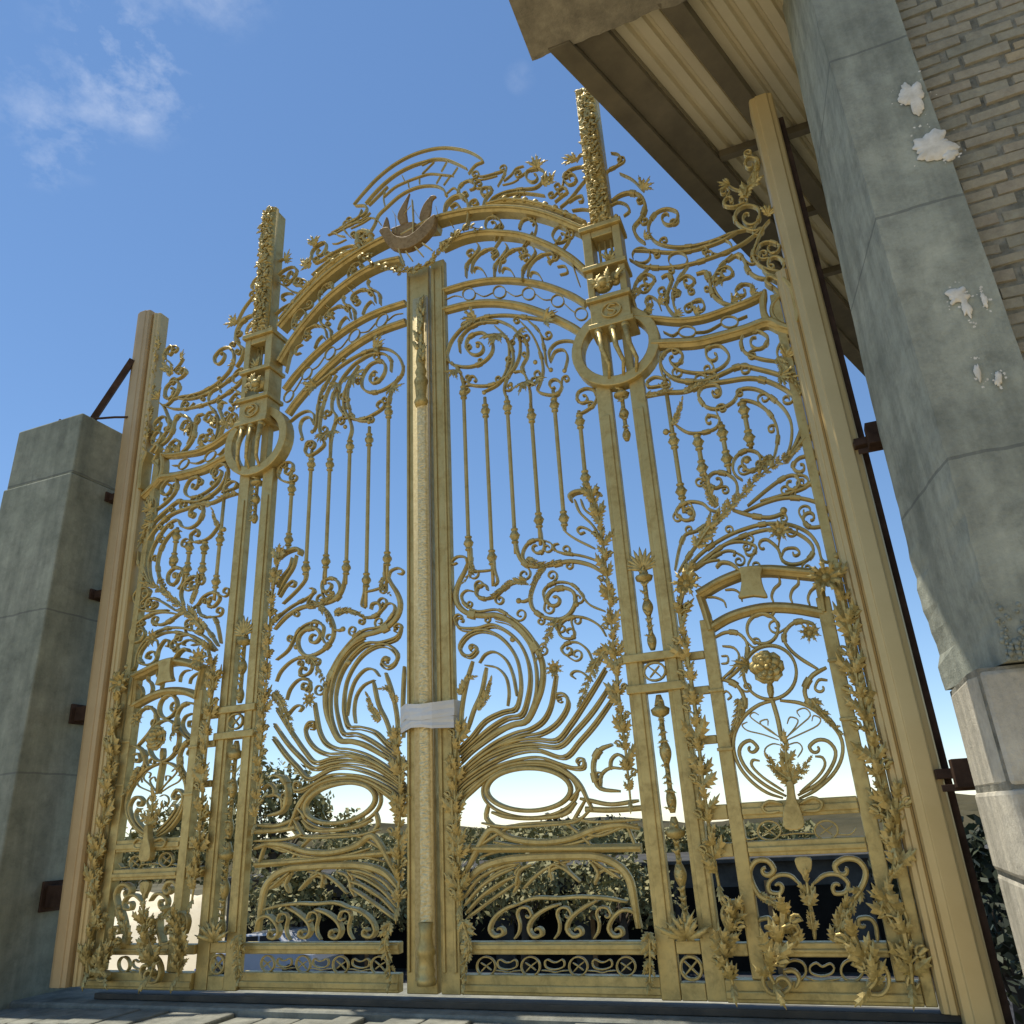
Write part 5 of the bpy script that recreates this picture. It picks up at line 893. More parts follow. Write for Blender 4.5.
    for a in range(n):
        b=(a+1)%n;F+=[(a,b,n+b,n+a),(2*n+a,3*n+a,3*n+b,2*n+b),(a,2*n+a,2*n+b,b),(n+a,n+b,3*n+b,3*n+a)]
    mb.add(V,F);mb.build('ring',GOLD,pil,False,.008,sd)
    mb=MB();mb.box(1.56,1.63,-.02,.06,4.70,5.16);mb.box(1.74,1.80,-.02,.06,4.70,5.16);mb.build('ring_column',GOLD,pil,False,.006,sd)
    mb=MB()
    for xx in (1.58,1.69,1.79):
        mb.ball((xx,-.09,5.08),.036,8);mb.tube([(xx,-.10,5.06),(xx+.015,-.11,4.9),(xx+.05,-.07,4.78),(xx+.03,-.04,4.68)],.026,7,.012)
    mb.build('tassel',GOLDL,pil,True,0,sd)
    # boxes above the ring
    XL,XR=1.532,1.846
    for zt,h in ((6.09,.045),(5.69,.04),(5.385,.04),(5.14,.045)):
        P_('ledge',[(XL-.018,XR+.02,-.125,.115,zt-h,zt)])
    P_('box_frame',[(XL,XL+.075,-.095,.09,5.695,6.044),(XR-.065,XR,-.095,.09,5.695,6.044),(XL+.076,XR-.066,-.093,.09,5.98,6.043)])
    P_('box_frame',[(XL,XL+.055,-.095,.09,5.39,5.649)]);P_('box_frame',[(XR-.055,XR,-.095,.09,5.39,5.649)])
    P_('box_frame',[(XL,XR,-.095,.09,5.145,5.344)])
    mb=MB()
    for xx in (1.65,1.70,1.75): mb.tube([(xx,-.02,5.70),(xx,-.02,5.97)],.011,6)
    tuft(mb,1.72,-.04,5.74,.12,70);mb.build('box_rods',GOLDL,pil,True,0,sd)
    mb=MB();mb.ball((1.655,-.06,5.53),.085,10,.7,1);mb.ball((1.755,-.06,5.55),.05,8,.7,1.4);mb.ball((1.66,-.12,5.50),.045,8)
    for k in range(12):
        mb.bend=random.uniform(-1,1);mb.leaflet((1.68+random.uniform(-.08,.08),-.11,5.50+random.uniform(-.03,.05)),random.uniform(0,2*PI),.10,.06,.03,.8)
    mb.build('carved_capital',GOLDL,pil,True,0,sd)
    mb=MB();mb.sweep([(1.70+.075*math.cos(a*PI/9),5.24+.062*math.sin(a*PI/9)) for a in range(18)],.016,.02,-.104,True)
    mb.sweep(cr([(1.735,5.275),(1.70,5.285),(1.675,5.26),(1.70,5.24),(1.73,5.222),(1.705,5.195),(1.668,5.205)]),.017,.02,-.105);mb.build('ring_motif',GOLD,pil,False,0,sd)
    # obelisk
    mb=MB();mb.vprism([(1.618,-.075),(1.785,-.075),(1.785,.075),(1.618,.075)],6.092,7.60);mb.build('obelisk_core',GOLD,pil,False,.006,sd)
    mb=MB();carved(mb,1.612,1.780,-.078,.02,6.12,7.62,26,260,19,.026,1.7,True)
    for k in range(110):
        zz=6.16+k*.0131;mb.bend=random.uniform(-1.6,1.6);mb.leaflet((1.70+random.uniform(-.055,.055),-.122,zz),random.uniform(0,2*PI),.062,.04,.012,.2)
    for k in range(26):
        xx=1.70+random.uniform(-.045,.045);zz=6.2+k*.054;r=.026;sg=random.choice((1,-1))
        mb.sweep([(xx+r*(1-q*.08)*math.cos(sg*q*.65),zz+r*(1-q*.08)*math.sin(sg*q*.65)) for q in range(10)],.011,.018,-.130)
    for k in range(9): mb.ball((1.64+random.uniform(0,.12),-.12,6.5+k*.125),.026,7)
    mb.build('obelisk_carving',GOLDL,pil,True,0,sd)
    mb=MB()
    for k in range(7): mb.ball((1.56+k*.045,-.10,6.115),.02,6)
    mb.lathe(1.70,-.01,[(.12,6.092),(.115,6.13),(.095,6.16)],4);mb.build('obelisk_base',GOLD,pil,False,0,sd)
    # pendants in the slot between the stiles
    def pendant(name,z0,z1,up=True):
        mb=MB();L=z1-z0;prof=[]
        for i in range(41):
            t=i/40;r=.016+.022*max(0,math.sin(t*5*PI))*(.6+.4*math.sin(3*t))+(.03 if .80<t<.9 else 0)
            prof.append((max(.006,r),z0+L*t))
        mb.lathe(1.675,.03,prof,8)
        for k in range(int(L/.05)):
            z=z0+.03+k*.05;mb.bend=random.uniform(-1,1)
            for s_ in (1,-1): mb.leaflet((1.675+s_*.012,.015,z),PI/2+s_*(random.uniform(.6,1.2))*(1 if up else 2.2),.05*random.uniform(.8,1.3),.026,.02,.5)
        return mb.build(name,GOLDL,pil,True,0,sd)
    pendant('pendant',4.17,4.62,False);pendant('candelabrum',2.62,3.20);pendant('pendant',1.62,2.33,False);pendant('candelabrum',.96,1.6)
    mb=MB()
    for k in range(11):
        a=PI/2+(k-5)*.26
        mb.bend=.6*(k-5)/5;mb.leaflet((1.675,.02-k*.001,3.17),a,.17-.012*abs(k-5),.03,.02,.4,lobes=False)
    mb.build('palmette',GOLDL,pil,True,0,sd)
    mb=MB();tuft(mb,1.675,-.02,.95,.18,90,6);tuft(mb,1.675,-.03,1.0,.12,90,4);mb.build('leaf_tuft',GOLDL,pil,True,0,sd)
    # ---- fixed side panel
    pan=thing('gate_side_panel',('fixed gold side panel with arched wicket frame, '+('beside the post by the brick wall' if sd>0 else 'beside the leaning far post')),'gate panel',(sd*2.4,0,.64),'side panels of the gold gate')
    def S_(name,boxes,bevel=.006,mat=GOLD):
        mb=MB()
        for b in boxes: mb.box(*b)
        return mb.build(name,mat,pan,False,bevel,sd)
    S_('panel_stile',[(2.84,2.90,-.02,.06,.64,5.05)]) 
    S_('door_stile',[(2.008,2.088,-.035,.05,.755,2.76)]);S_('door_stile',[(2.725,2.806,-.035,.05,.755,2.80)])
    S_('door_stile_band',[(2.000,2.096,-.045,-.036,2.30,2.32),(2.000,2.096,-.045,-.036,1.95,1.97)]);S_('door_stile_band',[(2.717,2.814,-.045,-.036,2.40,2.42),(2.717,2.814,-.045,-.036,2.06,2.08)])
    for z0,z1 in ((1.565,1.655),(1.365,1.445),(.862,.932)):
        S_('door_rail',[(2.09,2.723,-.03,.045,z0,z1),(2.09,2.723,-.042,-.03,z0+.02,z1-.03)]);S_('cross_rail',[(1.858,2.006,-.025,.045,z0+.003,z1-.003)]);S_('cross_rail',[(2.808,2.838,-.025,.045,z0+.003,z1-.003)])
    S_('bottom_rail',[(1.858,2.838,-.03,.06,.642,.752),(1.858,2.838,-.042,-.03,.66,.70)])
    for z in (2.52,2.30,2.0): S_('cross_rail',[(1.858,2.006,-.012,.03,z,z+.05)])
    for x,zl,zu,zb,zt in ((2.01,3.681,4.072,3.52,4.62),(2.176,3.822,4.022,3.72,4.10),(2.348,3.856,4.054,3.74,4.14),(2.517,3.975,4.191,3.90,4.28)):
        balu(pan,sd,x,0,zl,zu,zb,zt,.0165)
    traced('panel',pan,sd)
    # ---- outer frame post
    lean=0 if sd>0 else -.19
    post=thing('gate_post',('tall straight gold moulded gate post beside the cracked concrete pillar' if sd>0 else 'bronze gold moulded gate post leaning slightly towards the grey concrete column'),'gate post',(sd*3.06,-.03,.62),'outer posts of the gold gate')
    def lf(p): return (p[0]+(lean*(p[2]-.62)/6.2),p[1],p[2])
    off=.0 if sd>0 else .05
    mb=MB();mb.vprism([(2.99-off,.05),(2.99-off,-.095),(3.0-off,-.118),(3.035-off,-.122),(3.042-off,-.132),(3.125-off,-.132),(3.132-off,-.122),(3.160-off,-.118),(3.17-off,-.10),(3.17-off,.05)][::-1],.50 if sd>0 else .66,6.82)
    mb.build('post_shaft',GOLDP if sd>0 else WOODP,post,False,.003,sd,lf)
    mb=MB();mb.vprism([(2.905-off,.055),(2.905-off,-.05),(2.918-off,-.066),(2.94-off,-.066),(2.948-off,-.08),(2.975-off,-.08),(2.982-off,-.07),(2.988-off,-.07),(2.988-off,.055)][::-1],.62 if sd>0 else .66,5.2 if sd>0 else 6.79)
    mb.build('post_fillet',GOLDP,post,False,.003,sd,lf)
    mb=MB();mb.vprism([(2.985-off,.053),(2.985-off,-.05),(2.99-off,-.05),(2.99-off,.053)][::-1],.70,5.2 if sd>0 else 6.75);mb.build('post_groove',BROWN,post,False,0,sd,lf)
    if sd>0:
        mb=MB();mb.box(3.172,3.212,-.06,.14,.35,6.6);mb.build('backing_channel',BROWN,post,False,.004)
    else:
        mb=MB();acanthus(mb,[(2.87,5.0),(2.88,5.5),(2.88,6.1),(2.87,6.5)],.16,.06,-.03,'acanthus_column');mb.build('acanthus_column',GOLDL,post,False,0,sd,lf)
# ---- overthrow
ov=thing('overthrow','double arched gold overthrow of scrolls and beads spanning above both gate leaves','overthrow',(0,.03,5.7))
traced('over',ov,1);traced('over',ov,-1)
traced('crest',ov,1)
ship=thing('ship_emblem','gold sailing ship emblem with oars and sails at the top centre of the gate','emblem',(0,-.07,6.2))
traced('ship',ship,1)
# white tape round the stiles
mb=MB()
def wrap(z0,z1,e,n=14):
    V=[];pr=[(-.135,-.03),(-.08,-.06),(.012,-.072),(.09,-.062),(.228,-.0),(.230,.11),(0,.112),(-.21,.11),(-.205,.02)]
    for j in range(5):
        z=z0+(z1-z0)*j/4
        for i,(x,y) in enumerate(pr): V.append((x*(1+e),y-(e*.3 if y<0 else -e*.1)+.004*math.sin(j*2.1+i),z+.012*math.sin(i*1.3+e*90)))
    k=len(pr);mb.add(V,[(j*k+i,j*k+(i+1)%k,(j+1)*k+(i+1)%k,(j+1)*k+i) for j in range(4) for i in range(k)])
wrap(2.265,2.345,.0);wrap(2.33,2.44,.02)
o=mb.build('tape_wrap',TAPE,None,False);tag(o,'white tape wrapped round the two closed meeting stiles at the gate centre','tape')
# ------------------------------------------------------------------ left column
col=thing('concrete_column','far grey concrete column with flat top standing left of the gate','column',(-3.87,0,0))
mb=MB();mb.vprism([(-4.32,-.45),(-3.43,-.45),(-3.43,.42),(-4.32,.42)],-2.5,4.86);mb.build('shaft',CONCL,col,False,.015)
mb=MB();mb.vprism([(-4.30,-.435),(-3.44,-.435),(-3.44,.41),(-4.30,.41)],4.862,5.50);mb.build('top_block',CONCL,col,False,.015)
for z,h in ((1.27,.16),(2.70,.12),(3.78,.07),(4.76,.07)):
    mb=MB();mb.box(-3.429,-3.14-.19*(z-.62)/6.2,-.02,.10,z-h/2,z+h/2);mb.box(-3.429,-3.41,-.06,.14,z-h*.7,z+h*.7)
    o=mb.build('wall_bracket',BROWN,None,False,.004);tag(o,{1.27:'lowest dark steel bracket joining the left post to the grey column, near the ground',2.70:'dark steel bracket on the grey column at about mid height, second from the ground',3.78:'thin steel bracket on the grey column, third from the ground',4.76:'topmost thin steel bracket on the grey column near its top block'}[z],'bracket','brackets between column and left post')
mb=MB();mb.tube([(-3.55,-.25,5.502),(-3.26,-.13,6.22)],.04,4);o=mb.build('diagonal_strut',BROWN);tag(o,'short diagonal steel strut from the column top to the left gate post','strut')
mb=MB();mb.tube([(-4.02,-.25,5.50),(-4.01,-.25,5.62)],.012,6);mb.tube([(-4.01,-.25,5.62),(-4.0,-.24,5.66)],.014,6);o=mb.build('rebar_stub',BROWN);tag(o,'thin rebar stub sticking up from the top of the grey column','rebar')
mb=MB();mb.tube([(-3.47,-.3,5.505),(-3.3,-.2,5.53),(-3.2,-.13,5.54)],.012,5);o=mb.build('tie_rod',BROWN);tag(o,'thin horizontal rod from the column top to the left gate post','rod')
# ------------------------------------------------------------------ right pillar and brick wall
pl=thing('concrete_pillar','near stained concrete pillar with lime splashes between the gate and the brick wall','pillar',(3.5,-.9,0))
def rough_front(mb,x0,x1,y,z0,z1,nx,nz,amp,seed,edge=0):
    V=[];
    for j in range(nz+1):
        for i in range(nx+1):
            z=z0+(z1-z0)*j/nz;x=x0+(x1-x0)*i/nx;p=Vector((x*3,seed,z*3))
            V.append((x+(edge*noise.noise(p*2) if i==0 else 0),y-amp*noise.fractal(p,1,2,4),z))
    mb.add(V,[(j*(nx+1)+i,j*(nx+1)+i+1,(j+1)*(nx+1)+i+1,(j+1)*(nx+1)+i) for j in range(nz) for i in range(nx)])
mb=MB()
pts=[(3.24,-.5),(3.375,-1.3),(3.79,-1.3),(3.79,-.5)]
nz=120;V=[];ring=[]
for j in range(nz+1):
    z=2.12+(9.2-2.12)*j/nz;row=[]
    prof=[(3.79,-.5),(3.24,-.5),(3.285,-.77),(3.33,-1.03),(3.375,-1.3),(3.47,-1.3),(3.58,-1.3),(3.69,-1.3),(3.79,-1.3)]
    rag=max(0,1-(z-2.12)/1.6)
    for q,(x,y) in enumerate(prof):
        p=Vector((x*2.2,y*2.2,z*2.2));n_=noise.fractal(p,1,2,5)
        dx=n_*.004;dy=n_*.004
        if q==1: dx+=noise.fractal(Vector((1,2,z*4)),1,2,4)*.035*rag-.012*rag
        if q in(1,2,3): dx+=max(0,z-3.8)*.029*(1,.66,.33)[q-1]
        if q==4: dx+=noise.fractal(Vector((4,2,z*5)),1,2,4)*.02*(.3+rag)
        V.append((x+dx,y+dy,z))
k=9;mb.add(V,[(j*k+i,j*k+i+1,(j+1)*k+i+1,(j+1)*k+i) for j in range(nz) for i in range(k-1)]+[tuple(range(k-1,-1,-1)),tuple(nz*k+i for i in range(k))])
mb.build('pillar_shaft',CONC,pl,False)
mb=MB()   # lower, blockwork part
for (z0,z1,ins) in ((-.2,.72,.0),(.732,1.28,.008),(1.292,1.63,.002),(1.642,2.10,.012)):
    mb.vprism([(3.235+ins,-.5),(3.235+ins,-1.1),(3.26+ins,-1.26+ins),(4.6,-1.26+ins),(4.6,-.5)],z0,z1)
mb.build('block_base',PLAST,pl,False,.02)
mb=MB();mb.vprism([(3.25,-.5),(3.25,-1.1),(3.27,-1.24),(4.6,-1.24),(4.6,-.5)],-.2,2.11);mb.build('block_mortar',MORTAR,pl)
mb=MB()   # crumbled plaster edge
for k in range(420):
    x=random.uniform(3.38,3.85);z=2.14+abs(random.gauss(0,.10))+.12*noise.noise(Vector((x*3,0,0)));mb.ball((x,-1.305+random.uniform(-.006,.01),z),random.uniform(.004,.014),5)
mb.build('crumbled_edge',CONC,pl,True)
FL=[0]
def splat(cx,cz,rx,rz,y,seed):
    mb=MB();n=90;V=[];
    for lay,(s_,yy) in enumerate(((1,y+.006),(.93,y-.002),(.5,y-.005))):
        for a in range(n):
            t=2*PI*a/n;r=1+.55*noise.fractal(Vector((math.cos(t)*1.1,math.sin(t)*1.1,seed)),1,2,3)+.10*noise.noise(Vector((math.cos(t)*7,math.sin(t)*7,seed)))
            V.append((cx+rx*s_*r*math.cos(t),yy,cz+rz*s_*r*math.sin(t)))
    F=[(l*n+a,l*n+(a+1)%n,(l+1)*n+(a+1)%n,(l+1)*n+a) for l in (0,1) for a in range(n)]+[tuple(2*n+a for a in range(n))]
    mb.add(V,F)
    for q in range(9):
        t=random.uniform(0,2*PI);rr=random.uniform(1.1,2.0);r0=random.uniform(.002,.008);fx,fz=cx+rx*rr*math.cos(t),cz+rz*rr*math.sin(t);FL[0]=(FL[0]+1)%23
        mb.add([(fx+r0*random.uniform(.5,1.3)*math.cos(a*PI/4),y-.006-FL[0]*.0004,fz+r0*random.uniform(.5,1.3)*math.sin(a*PI/4)) for a in range(8)],[tuple(range(8))])
    mb.build('lime_splash',WHITE,pl,True)
for q in SPL: splat(*q)
# bricks
bw=thing('brick_wall','weathered brick wall with thick ragged mortar joints beside the concrete pillar','brick wall',(6,-1.1,0))
mb=MB();mb.box(3.792,8.4,-1.195,-.75,2.115,9.2);mb.build('mortar',MORTAR,bw)
mb=MB();mb.box(8.0,8.6,-16,-1.3,.3,9.2);mb.build('unseen_shade_wall',BRICK,bw)  # unseen wing, added to darken the right-facing sides of the gate
mb=MB();row=0;z=2.13
while z<9.1:
    h=.070+random.uniform(-.004,.004);x=3.80+(0 if row%2 else -.11)
    x+=random.uniform(-.02,.02)
    while x<7.4:
        L=random.uniform(.215,.245)
        if z<7.2 and x+L>3.80:
            xa=max(3.797,x);yy=-1.200-random.uniform(0,.012)
            dz=random.uniform(-.007,.007)+.02*noise.noise(Vector((x*.9,row*.13,3)));tz=random.uniform(-.012,.012);h=.068+random.uniform(-.010,.008)
            V=[(xa,yy,z+dz),(x+L,yy,z+dz+tz),(x+L,yy,z+h+dz+tz),(xa,yy,z+h+dz),(xa,-1.18,z+dz),(x+L,-1.18,z+dz+tz),(x+L,-1.18,z+h+dz+tz),(xa,-1.18,z+h+dz)]
            i_=.007
            V[0:4]=[(xa+i_,yy,z+dz+i_),(x+L-i_,yy,z+dz+tz+i_),(x+L-i_,yy-.004,z+h+dz+tz-i_),(xa+i_,yy-.003,z+h+dz-i_)]
            mb.add(V,[(0,1,2,3),(0,4,5,1),(1,5,6,2),(2,6,7,3),(3,7,4,0)])
        x+=L+random.choice((.006,.010,.016,.026))
    z+=h+random.uniform(.012,.02);row+=1
mb.build('brickwork',BRICK,bw)
# brackets post-pillar
for z,lab in ((3.70,'upper dark steel bracket tying the right gate post to the concrete pillar'),(1.73,'lower dark steel bracket tying the right gate post to the concrete blocks')):
    mb=MB();mb.box(3.2,3.9,-.30,-.20,z-.07,z+.07);mb.box(3.14,3.9,-.199,-.19,z-.085,z-.05);mb.box(3.13,3.27,-.19,-.04,z-.02,z+.03) 
    o=mb.build('pillar_bracket',BROWN,None,False,.003);tag(o,lab,'bracket','brackets at the right gate post')
# ------------------------------------------------------------------ canopy
can=thing('roof_canopy','corrugated sheet roof canopy on dark beams jutting out above the right gate post','canopy',(4,1,7))
ex,ey=.356,.9345                      # direction of eave and corrugations
def cp(u,v,z): return (1.65+ex*v+u,-1.03+ey*v,z)       # u along x, v along the eave
mb=MB();V=[];F=[];nu=900
for vi,v in enumerate((-.02,6.9)):
    for i in range(nu+1):
        u=.18+7.0*i/nu;ph=(u/.135)%1
        zz=7.17-.042*max(0,min(1,(.5-abs(ph-.5))*9-.9))
        V.append(cp(u,v,zz))
n=nu+1
F=[(i,i+1,n+i+1,n+i) for i in range(nu)]
V2=[(x,y,z+.012) for x,y,z in V];V+=V2;F+=[(2*n+i,3*n+i,3*n+i+1,2*n+i+1) for i in range(nu)]
mb.add(V,F);mb.build('roof_sheet',SHEET,can)
def beam(name,u0,u1,v0,v1,z0,z1,mat=PURL):
    mb=MB();P=[cp(u0,v0,0),cp(u1,v0,0),cp(u1,v1,0),cp(u0,v1,0)];mb.vprism([(p[0],p[1]) for p in P],z0,z1);return mb.build(name,mat,can,False,.004)
beam('eave_beam',0,.17,-.02,6.9,6.98,7.20);beam('eave_flange',.172,.42,-.02,6.9,7.03,7.10)
for u in (.83,2.0,3.2,4.4): beam('rafter',u,u+.15,-.02,6.9,7.0,7.126)
for v in (1.75,2.9,4.05,5.2,6.6):
    mb=MB();P0=cp(.43,v,0);P1=cp(6.8,v,0);mb.box(P0[0],P1[0],P0[1],P0[1]+.07,7.055,7.127);mb.build('batten',PURL,can)
mb=MB();V=[];nx=40
sec=[(-1.55,7.0),(-1.0,7.0),(-1.0,7.42),(-1.55,7.42)]
for i in range(nx+1):
    x=1.50+1.62*i/nx
    for (y,z) in sec:
        p=Vector((x*4,y*4,z*4));e=max(0,1-i/3)
        V.append((x+(noise.noise(p)*.10 if i==0 else 0),y+noise.fractal(p,1,2,4)*.02*(1+2*e),z+noise.fractal(p+Vector((9,0,0)),1,2,4)*.012*(1+3*e)))
mb.add(V,[(i*4+q,i*4+(q+1)%4,(i+1)*4+(q+1)%4,(i+1)*4+q) for i in range(nx) for q in range(4)]+[(3,2,1,0),tuple(nx*4+q for q in range(4))])
mb.build('concrete_beam',BEAMC,can)
# ------------------------------------------------------------------ sill, ground
def struct(name,mb,mat): 
    o=mb.build(name,mat);o['kind']='structure';return o
mb=MB();x=-6.0;random.seed(3)
mb.box(-6.2,3.225,-.17,.75,.10,.574)
struct('sill',mb,SILL).modifiers.new('b','BEVEL').width=.012
mb=MB();mb.box(-2.75,3.16,-.03,.10,.577,.615);o=mb.build('gap_shade_strip',DARKST,None,False,.005);tag(o,'dark strip standing in for the shaded gap under the bottom rails of the gate','shade strip')  # dark-coloured strip added in place of the shade below the gate
mb=MB();x=-6.2
while x<3.2:
    L=random.uniform(.16,.30);d=random.uniform(-.02,.02);mb.vprism([(x,-.62+d),(x+L-.018,-.62+d),(x+L-.018,-.178),(x,-.178)],.10,.55+random.uniform(-.02,.01));x+=L
o=mb.build('kerb_stones',SILL,None,False,.012);o['kind']='structure'
mb=MB();mb.box(-40,60,-60,-.60,.0,.30);struct('front_pavement',mb,GROUND)
mb=MB();mb.box(-400,400,.76,500,-2.9,-2.5);struct('ground',mb,SAND)
mb=MB();mb.box(-24,16,4.5,19.9,-2.497,-2.49);struct('driveway',mb,ASPH)
mb=MB();mb.box(-40,60,.752,.9,-2.6,.098);struct('retaining_wall',mb,SILL)
# ------------------------------------------------------------------ far side
bd=thing('site_building','low dark slate building with black openings seen through the lower gate','building',(-6,21,-2.5))
mb=MB();mb.box(-18.6,7.5,20,25,-2.5,.28);mb.build('wall',SLATE,bd,False,.02)
mb=MB();mb.box(-18.8,7.7,19.7,25.3,.282,.40);mb.build('roof',SLATE,bd,False,.02)
x=-17.8
while x<6.5:
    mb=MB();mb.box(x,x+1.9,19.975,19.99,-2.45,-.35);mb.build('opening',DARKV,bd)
    mb=MB();mb.box(x-.16,x-.03,19.93,19.985,-2.5,-.2);mb.build('door_post',ORANGE if int(x*10)%3==0 else SLATE,bd);x+=2.6
mb=MB();V=[];nx,ny=40,16
for j in range(ny+1):
    for i in range(nx+1):
        X=-36+17.2*i/nx;Y=12+10*j/ny;p=Vector((X*.35,Y*.35,0));e=min(1,(nx-i)/6)*(j/ny)
        V.append((X,Y,-2.52+2.5*e+.35*noise.fractal(p,1,2,4)*min(1,e*3)))
mb.add(V,[(j*(nx+1)+i,j*(nx+1)+i+1,(j+1)*(nx+1)+i+1,(j+1)*(nx+1)+i) for j in range(ny) for i in range(nx)])
o=mb.build('sand_bank',CREAM,None,True);o['kind']='structure'
# car
def car(x,y,z0):
    c=thing('parked_car','white parked car in front of the dark building behind the left leaf','car',(x,y,z0))
    body=[(-2.1,.35),(-2.1,.75),(-1.95,.88),(-1.1,.95),(-.45,1.42),(.75,1.45),(1.45,1.0),(2.05,.92),(2.15,.7),(2.15,.35),(1.75,.28),(-1.75,.28)]
    mb=MB();mb.prism([(x+a,z0+b) for a,b in body],y-.82,y+.82);mb.build('body',CARW,c,False,.06)
    for (p) in ([(-.95,.98),(-.42,1.36),(.1,1.38),(.1,.98)],[(.18,.98),(.18,1.38),(.72,1.39),(1.3,1.0)]):
        mb=MB();mb.prism([(x+a,z0+b) for a,b in p],y-.83,y-.79);mb.build('side_window',GLASS,c)
    for a in (-1.3,1.35):
        for s_ in (-1,1):
            mb=MB();V=[];k=18
            for yy in (-.1,.1):
                for q in range(k): V.append((x+a+.32*math.cos(2*PI*q/k),y+s_*.76+yy,z0+.32+.32*math.sin(2*PI*q/k)))
            mb.add(V,[tuple(range(k)),tuple(range(2*k-1,k-1,-1))]+[(q,q+k,(q+1)%k+k,(q+1)%k) for q in range(k)]);w=mb.build('wheel',RUBB,c)
            mb=MB();V=[(x+a+.19*math.cos(2*PI*q/12),y+s_*.88,z0+.32+.19*math.sin(2*PI*q/12)) for q in range(12)]+[(x+a+.19*math.cos(2*PI*q/12),y+s_*.85,z0+.32+.19*math.sin(2*PI*q/12)) for q in range(12)]
            mb.add(V,[tuple(range(12)),tuple(range(23,11,-1))]+[(q,q+12,(q+1)%12+12,(q+1)%12) for q in range(12)]);mb.build('rim',DARKST,w)
    for s_ in (-.6,.6):
        mb=MB();mb.ball((x-2.08,y+s_,z0+.7),.1,8);mb.build('headlight',GLASS,c,True)
car(-14.7,17.6,-2.488)
mb=MB();mb.lathe(-14.6,14.6,[(.28,-2.488),(.30,-2.3),(.28,-2.1),(.30,-1.9),(.28,-1.62)],14);o=mb.build('plastic_drum',BLUE,None,True);tag(o,'blue plastic drum standing near the white car behind the gate','drum')
def tree(x,y,z0,h,r,lab,mat,seed,group,nl=2600,name='tree'):
    random.seed(seed);t=thing(name,lab,'tree',(x,y,z0),group)
    mb=MB();top=(x+random.uniform(-.3,.3),y,z0+h*.62);mb.tube([(x,y,z0),(x+.1,y,z0+h*.3),top],r*.09,8,r*.04)
    cl=[]
    for k in range(13):
        a=random.uniform(0,2*PI);rr=r*math.sqrt(random.random())*.85;zz=z0+h*(.42+.5*random.random()*(1-.5*rr/r));c=(x+rr*math.cos(a),y+rr*math.sin(a),zz);cl.append((c,r*random.uniform(.28,.5)))
        if k<8: mb.tube([(x,y,z0+h*(.28+.03*k)),((x+c[0])/2,(y+c[1])/2,z0+h*.45),c],r*.03,5,r*.008)
    mb.build('trunk',BARK,t,True)
    mb=MB()
    for k in range(nl):
        c,cr_=random.choice(cl);d=Vector((random.gauss(0,1),random.gauss(0,1),random.gauss(0,.8))).normalized()*cr_*random.uniform(.45,1.08)
        p=Vector(c)+d;s_=r*random.uniform(.04,.085);u=Vector((random.gauss(0,1),random.gauss(0,1),random.gauss(0,1))).normalized();w=u.cross(Vector((random.gauss(0,1),random.gauss(0,1),random.gauss(0,1)))).normalized()
        mb.add([tuple(p+u*s_),tuple(p+w*s_*.5),tuple(p-u*s_),tuple(p-w*s_*.5)],[(0,1,2,3)])
    mb.build('crown',mat,t)
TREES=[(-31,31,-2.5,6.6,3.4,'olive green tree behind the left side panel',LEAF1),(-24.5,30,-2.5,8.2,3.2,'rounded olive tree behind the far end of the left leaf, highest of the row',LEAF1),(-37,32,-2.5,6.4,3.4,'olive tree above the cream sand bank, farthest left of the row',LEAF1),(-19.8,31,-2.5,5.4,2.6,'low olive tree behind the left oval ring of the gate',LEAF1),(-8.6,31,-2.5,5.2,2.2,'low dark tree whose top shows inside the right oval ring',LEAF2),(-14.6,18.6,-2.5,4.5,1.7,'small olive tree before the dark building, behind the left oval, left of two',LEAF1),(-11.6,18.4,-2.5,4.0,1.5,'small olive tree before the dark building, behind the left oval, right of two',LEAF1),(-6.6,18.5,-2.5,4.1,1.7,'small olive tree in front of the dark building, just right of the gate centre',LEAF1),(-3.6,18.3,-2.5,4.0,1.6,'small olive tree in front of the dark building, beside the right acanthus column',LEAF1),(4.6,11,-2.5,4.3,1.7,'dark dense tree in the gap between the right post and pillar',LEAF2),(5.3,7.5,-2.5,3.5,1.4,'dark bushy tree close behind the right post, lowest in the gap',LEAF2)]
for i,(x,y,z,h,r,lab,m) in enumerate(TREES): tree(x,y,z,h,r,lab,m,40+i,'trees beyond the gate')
for i,(hx,hw,hh,lab) in enumerate(((-11.5,6.4,1.55,'clipped olive hedge behind the right leaf, taller of the two near the oval'),(-1.6,3.2,1.15,'lower olive hedge behind the right pilaster slot'))):
    random.seed(80+i);mb=MB()
    mb.box(hx-hw*.9,hx+hw*.9,26.4,27.6,-2.5,hh-.5)
    for k in range(9000):
        p=Vector((hx+random.uniform(-hw,hw),26.9+random.uniform(-.9,.9),-2.4+(hh+2.4)*random.random()**.6+.15*noise.noise(Vector((k*.01,0,0)))));s_=random.uniform(.08,.18);u=Vector((random.gauss(0,1),random.gauss(0,1),random.gauss(0,1))).normalized();w=u.cross(Vector((random.gauss(0,1),random.gauss(0,1),random.gauss(0,1)))).normalized()
        mb.add([tuple(p+u*s_),tuple(p+w*s_*.5),tuple(p-u*s_),tuple(p-w*s_*.5)],[(0,1,2,3)])
    o=mb.build('hedge',LEAF1);tag(o,lab,'hedge','hedges beyond the gate')
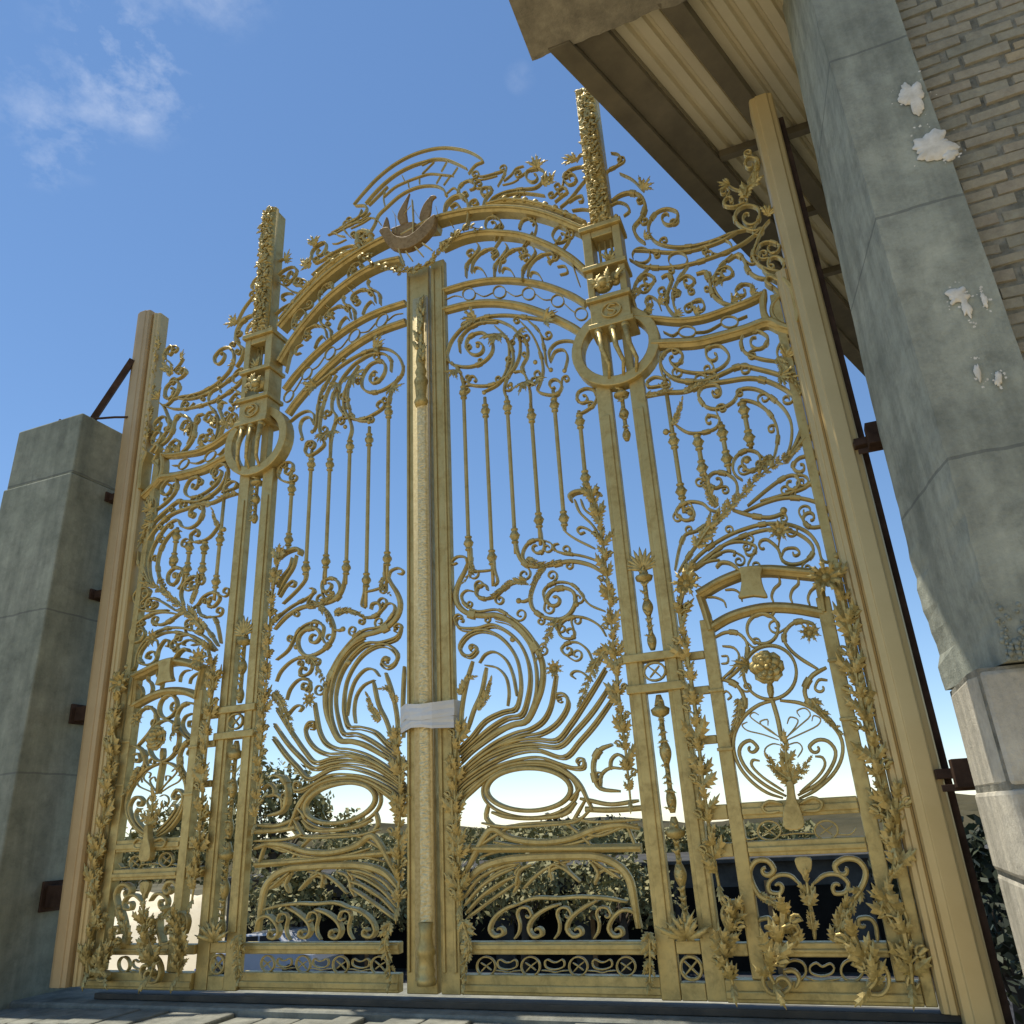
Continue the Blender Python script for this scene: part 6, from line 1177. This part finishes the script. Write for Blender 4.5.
# hills
mb=MB();V=[];nx,ny=140,26
for j in range(ny+1):
    for i in range(nx+1):
        X=-230+400*i/nx;Y=70+110*j/ny;e=math.sin(PI*j/ny);p=Vector((X*.02,Y*.02,0))
        V.append((X,Y,-2.6+e*(3.4+5.0*noise.fractal(p,1,2,4)+1.5*noise.noise(Vector((X*.05,3,0))))))
mb.add(V,[(j*(nx+1)+i,j*(nx+1)+i+1,(j+1)*(nx+1)+i+1,(j+1)*(nx+1)+i) for j in range(ny) for i in range(nx)])
o=mb.build('hills',HILLM,None,True);o['kind']='structure'
for o in ALL:
    if '_loc' in o: del o['_loc']
# ------------------------------------------------------------------ camera
cam=bpy.data.cameras.new('camera');co=bpy.data.objects.new('camera',cam);COL.objects.link(co);sc.camera=co
cam.sensor_fit='HORIZONTAL';cam.sensor_width=36;cam.lens=36*CAMF/1024;cam.clip_end=2000;cam.clip_start=.05
from mathutils import Matrix
co.matrix_world=Matrix(((CM[0][0],CM[0][2],-CM[0][1],CC[0]),(CM[1][0],CM[1][2],-CM[1][1],CC[1]),(CM[2][0],CM[2][2],-CM[2][1],CC[2]),(0,0,0,1)))
# ------------------------------------------------------------------ light
SUN=Vector(SUNDIR).normalized()
w=bpy.data.worlds.new('World');sc.world=w;w.use_nodes=True;nt=w.node_tree;bg=nt.nodes['Background']
sky=nt.nodes.new('ShaderNodeTexSky');sky.sky_type='NISHITA';sky.sun_disc=False
sky.sun_elevation=math.asin(SUN.z);sky.sun_rotation=math.atan2(SUN.x,SUN.y)
sky.altitude=ALT;sky.air_density=AIR;sky.dust_density=DUST;sky.ozone_density=OZ
tc=nt.nodes.new('ShaderNodeTexCoord')
acc=None
mp=nt.nodes.new('ShaderNodeMapping');mp.inputs['Scale'].default_value=(1,1,1.6);nt.links.new(tc.outputs['Generated'],mp.inputs[0])
nz_=noisetex(nt,15,9,.62,.12,mp.outputs[0])
for d,r,s in CLOUDS:
    dp=nt.nodes.new('ShaderNodeVectorMath');dp.operation='DOT_PRODUCT';nt.links.new(tc.outputs['Generated'],dp.inputs[0]);dp.inputs[1].default_value=d
    mr=nt.nodes.new('ShaderNodeMapRange');mr.interpolation_type='SMOOTHSTEP';nt.links.new(dp.outputs['Value'],mr.inputs[0]);mr.inputs[1].default_value=math.cos(r);mr.inputs[2].default_value=math.cos(r*.15);mr.inputs[3].default_value=0;mr.inputs[4].default_value=s
    if acc is None: acc=mr.outputs[0]
    else:
        a=nt.nodes.new('ShaderNodeMath');a.operation='MAXIMUM';nt.links.new(acc,a.inputs[0]);nt.links.new(mr.outputs[0],a.inputs[1]);acc=a.outputs[0]
cs=nt.nodes.new('ShaderNodeMapRange');nt.links.new(nz_,cs.inputs[0]);cs.inputs[1].default_value=.45;cs.inputs[2].default_value=.80
ml=nt.nodes.new('ShaderNodeMath');ml.operation='MULTIPLY';nt.links.new(cs.outputs[0],ml.inputs[0]);nt.links.new(acc,ml.inputs[1])
dv=mix(nt,1.0,sky.outputs[0],(1/3.7,)*3,'MULTIPLY');gm=nt.nodes.new('ShaderNodeGamma');nt.links.new(dv,gm.inputs[0]);gm.inputs[1].default_value=SKYG
hs=nt.nodes.new('ShaderNodeHueSaturation');hs.inputs['Saturation'].default_value=SKYSAT;nt.links.new(gm.outputs[0],hs.inputs['Color'])
skyc=mix(nt,1.0,hs.outputs[0],(3.7,)*3,'MULTIPLY')
colr=mix(nt,ml.outputs[0],skyc,CLOUDCOL)
nt.links.new(colr,bg.inputs['Color']);bg.inputs['Strength'].default_value=SKYS
sl=bpy.data.lights.new('sun','SUN');sl.energy=SUNE;sl.angle=rad(.5);sl.color=(1,.93,.82);so=bpy.data.objects.new('sun',sl);COL.objects.link(so);so.rotation_euler=(-SUN).to_track_quat('-Z','Y').to_euler()
vs=sc.view_settings;vs.view_transform='Standard';vs.look='None';vs.exposure=EXPO;vs.gamma=1
sc.render.engine='CYCLES';sc.render.resolution_x=1024;sc.render.resolution_y=1024
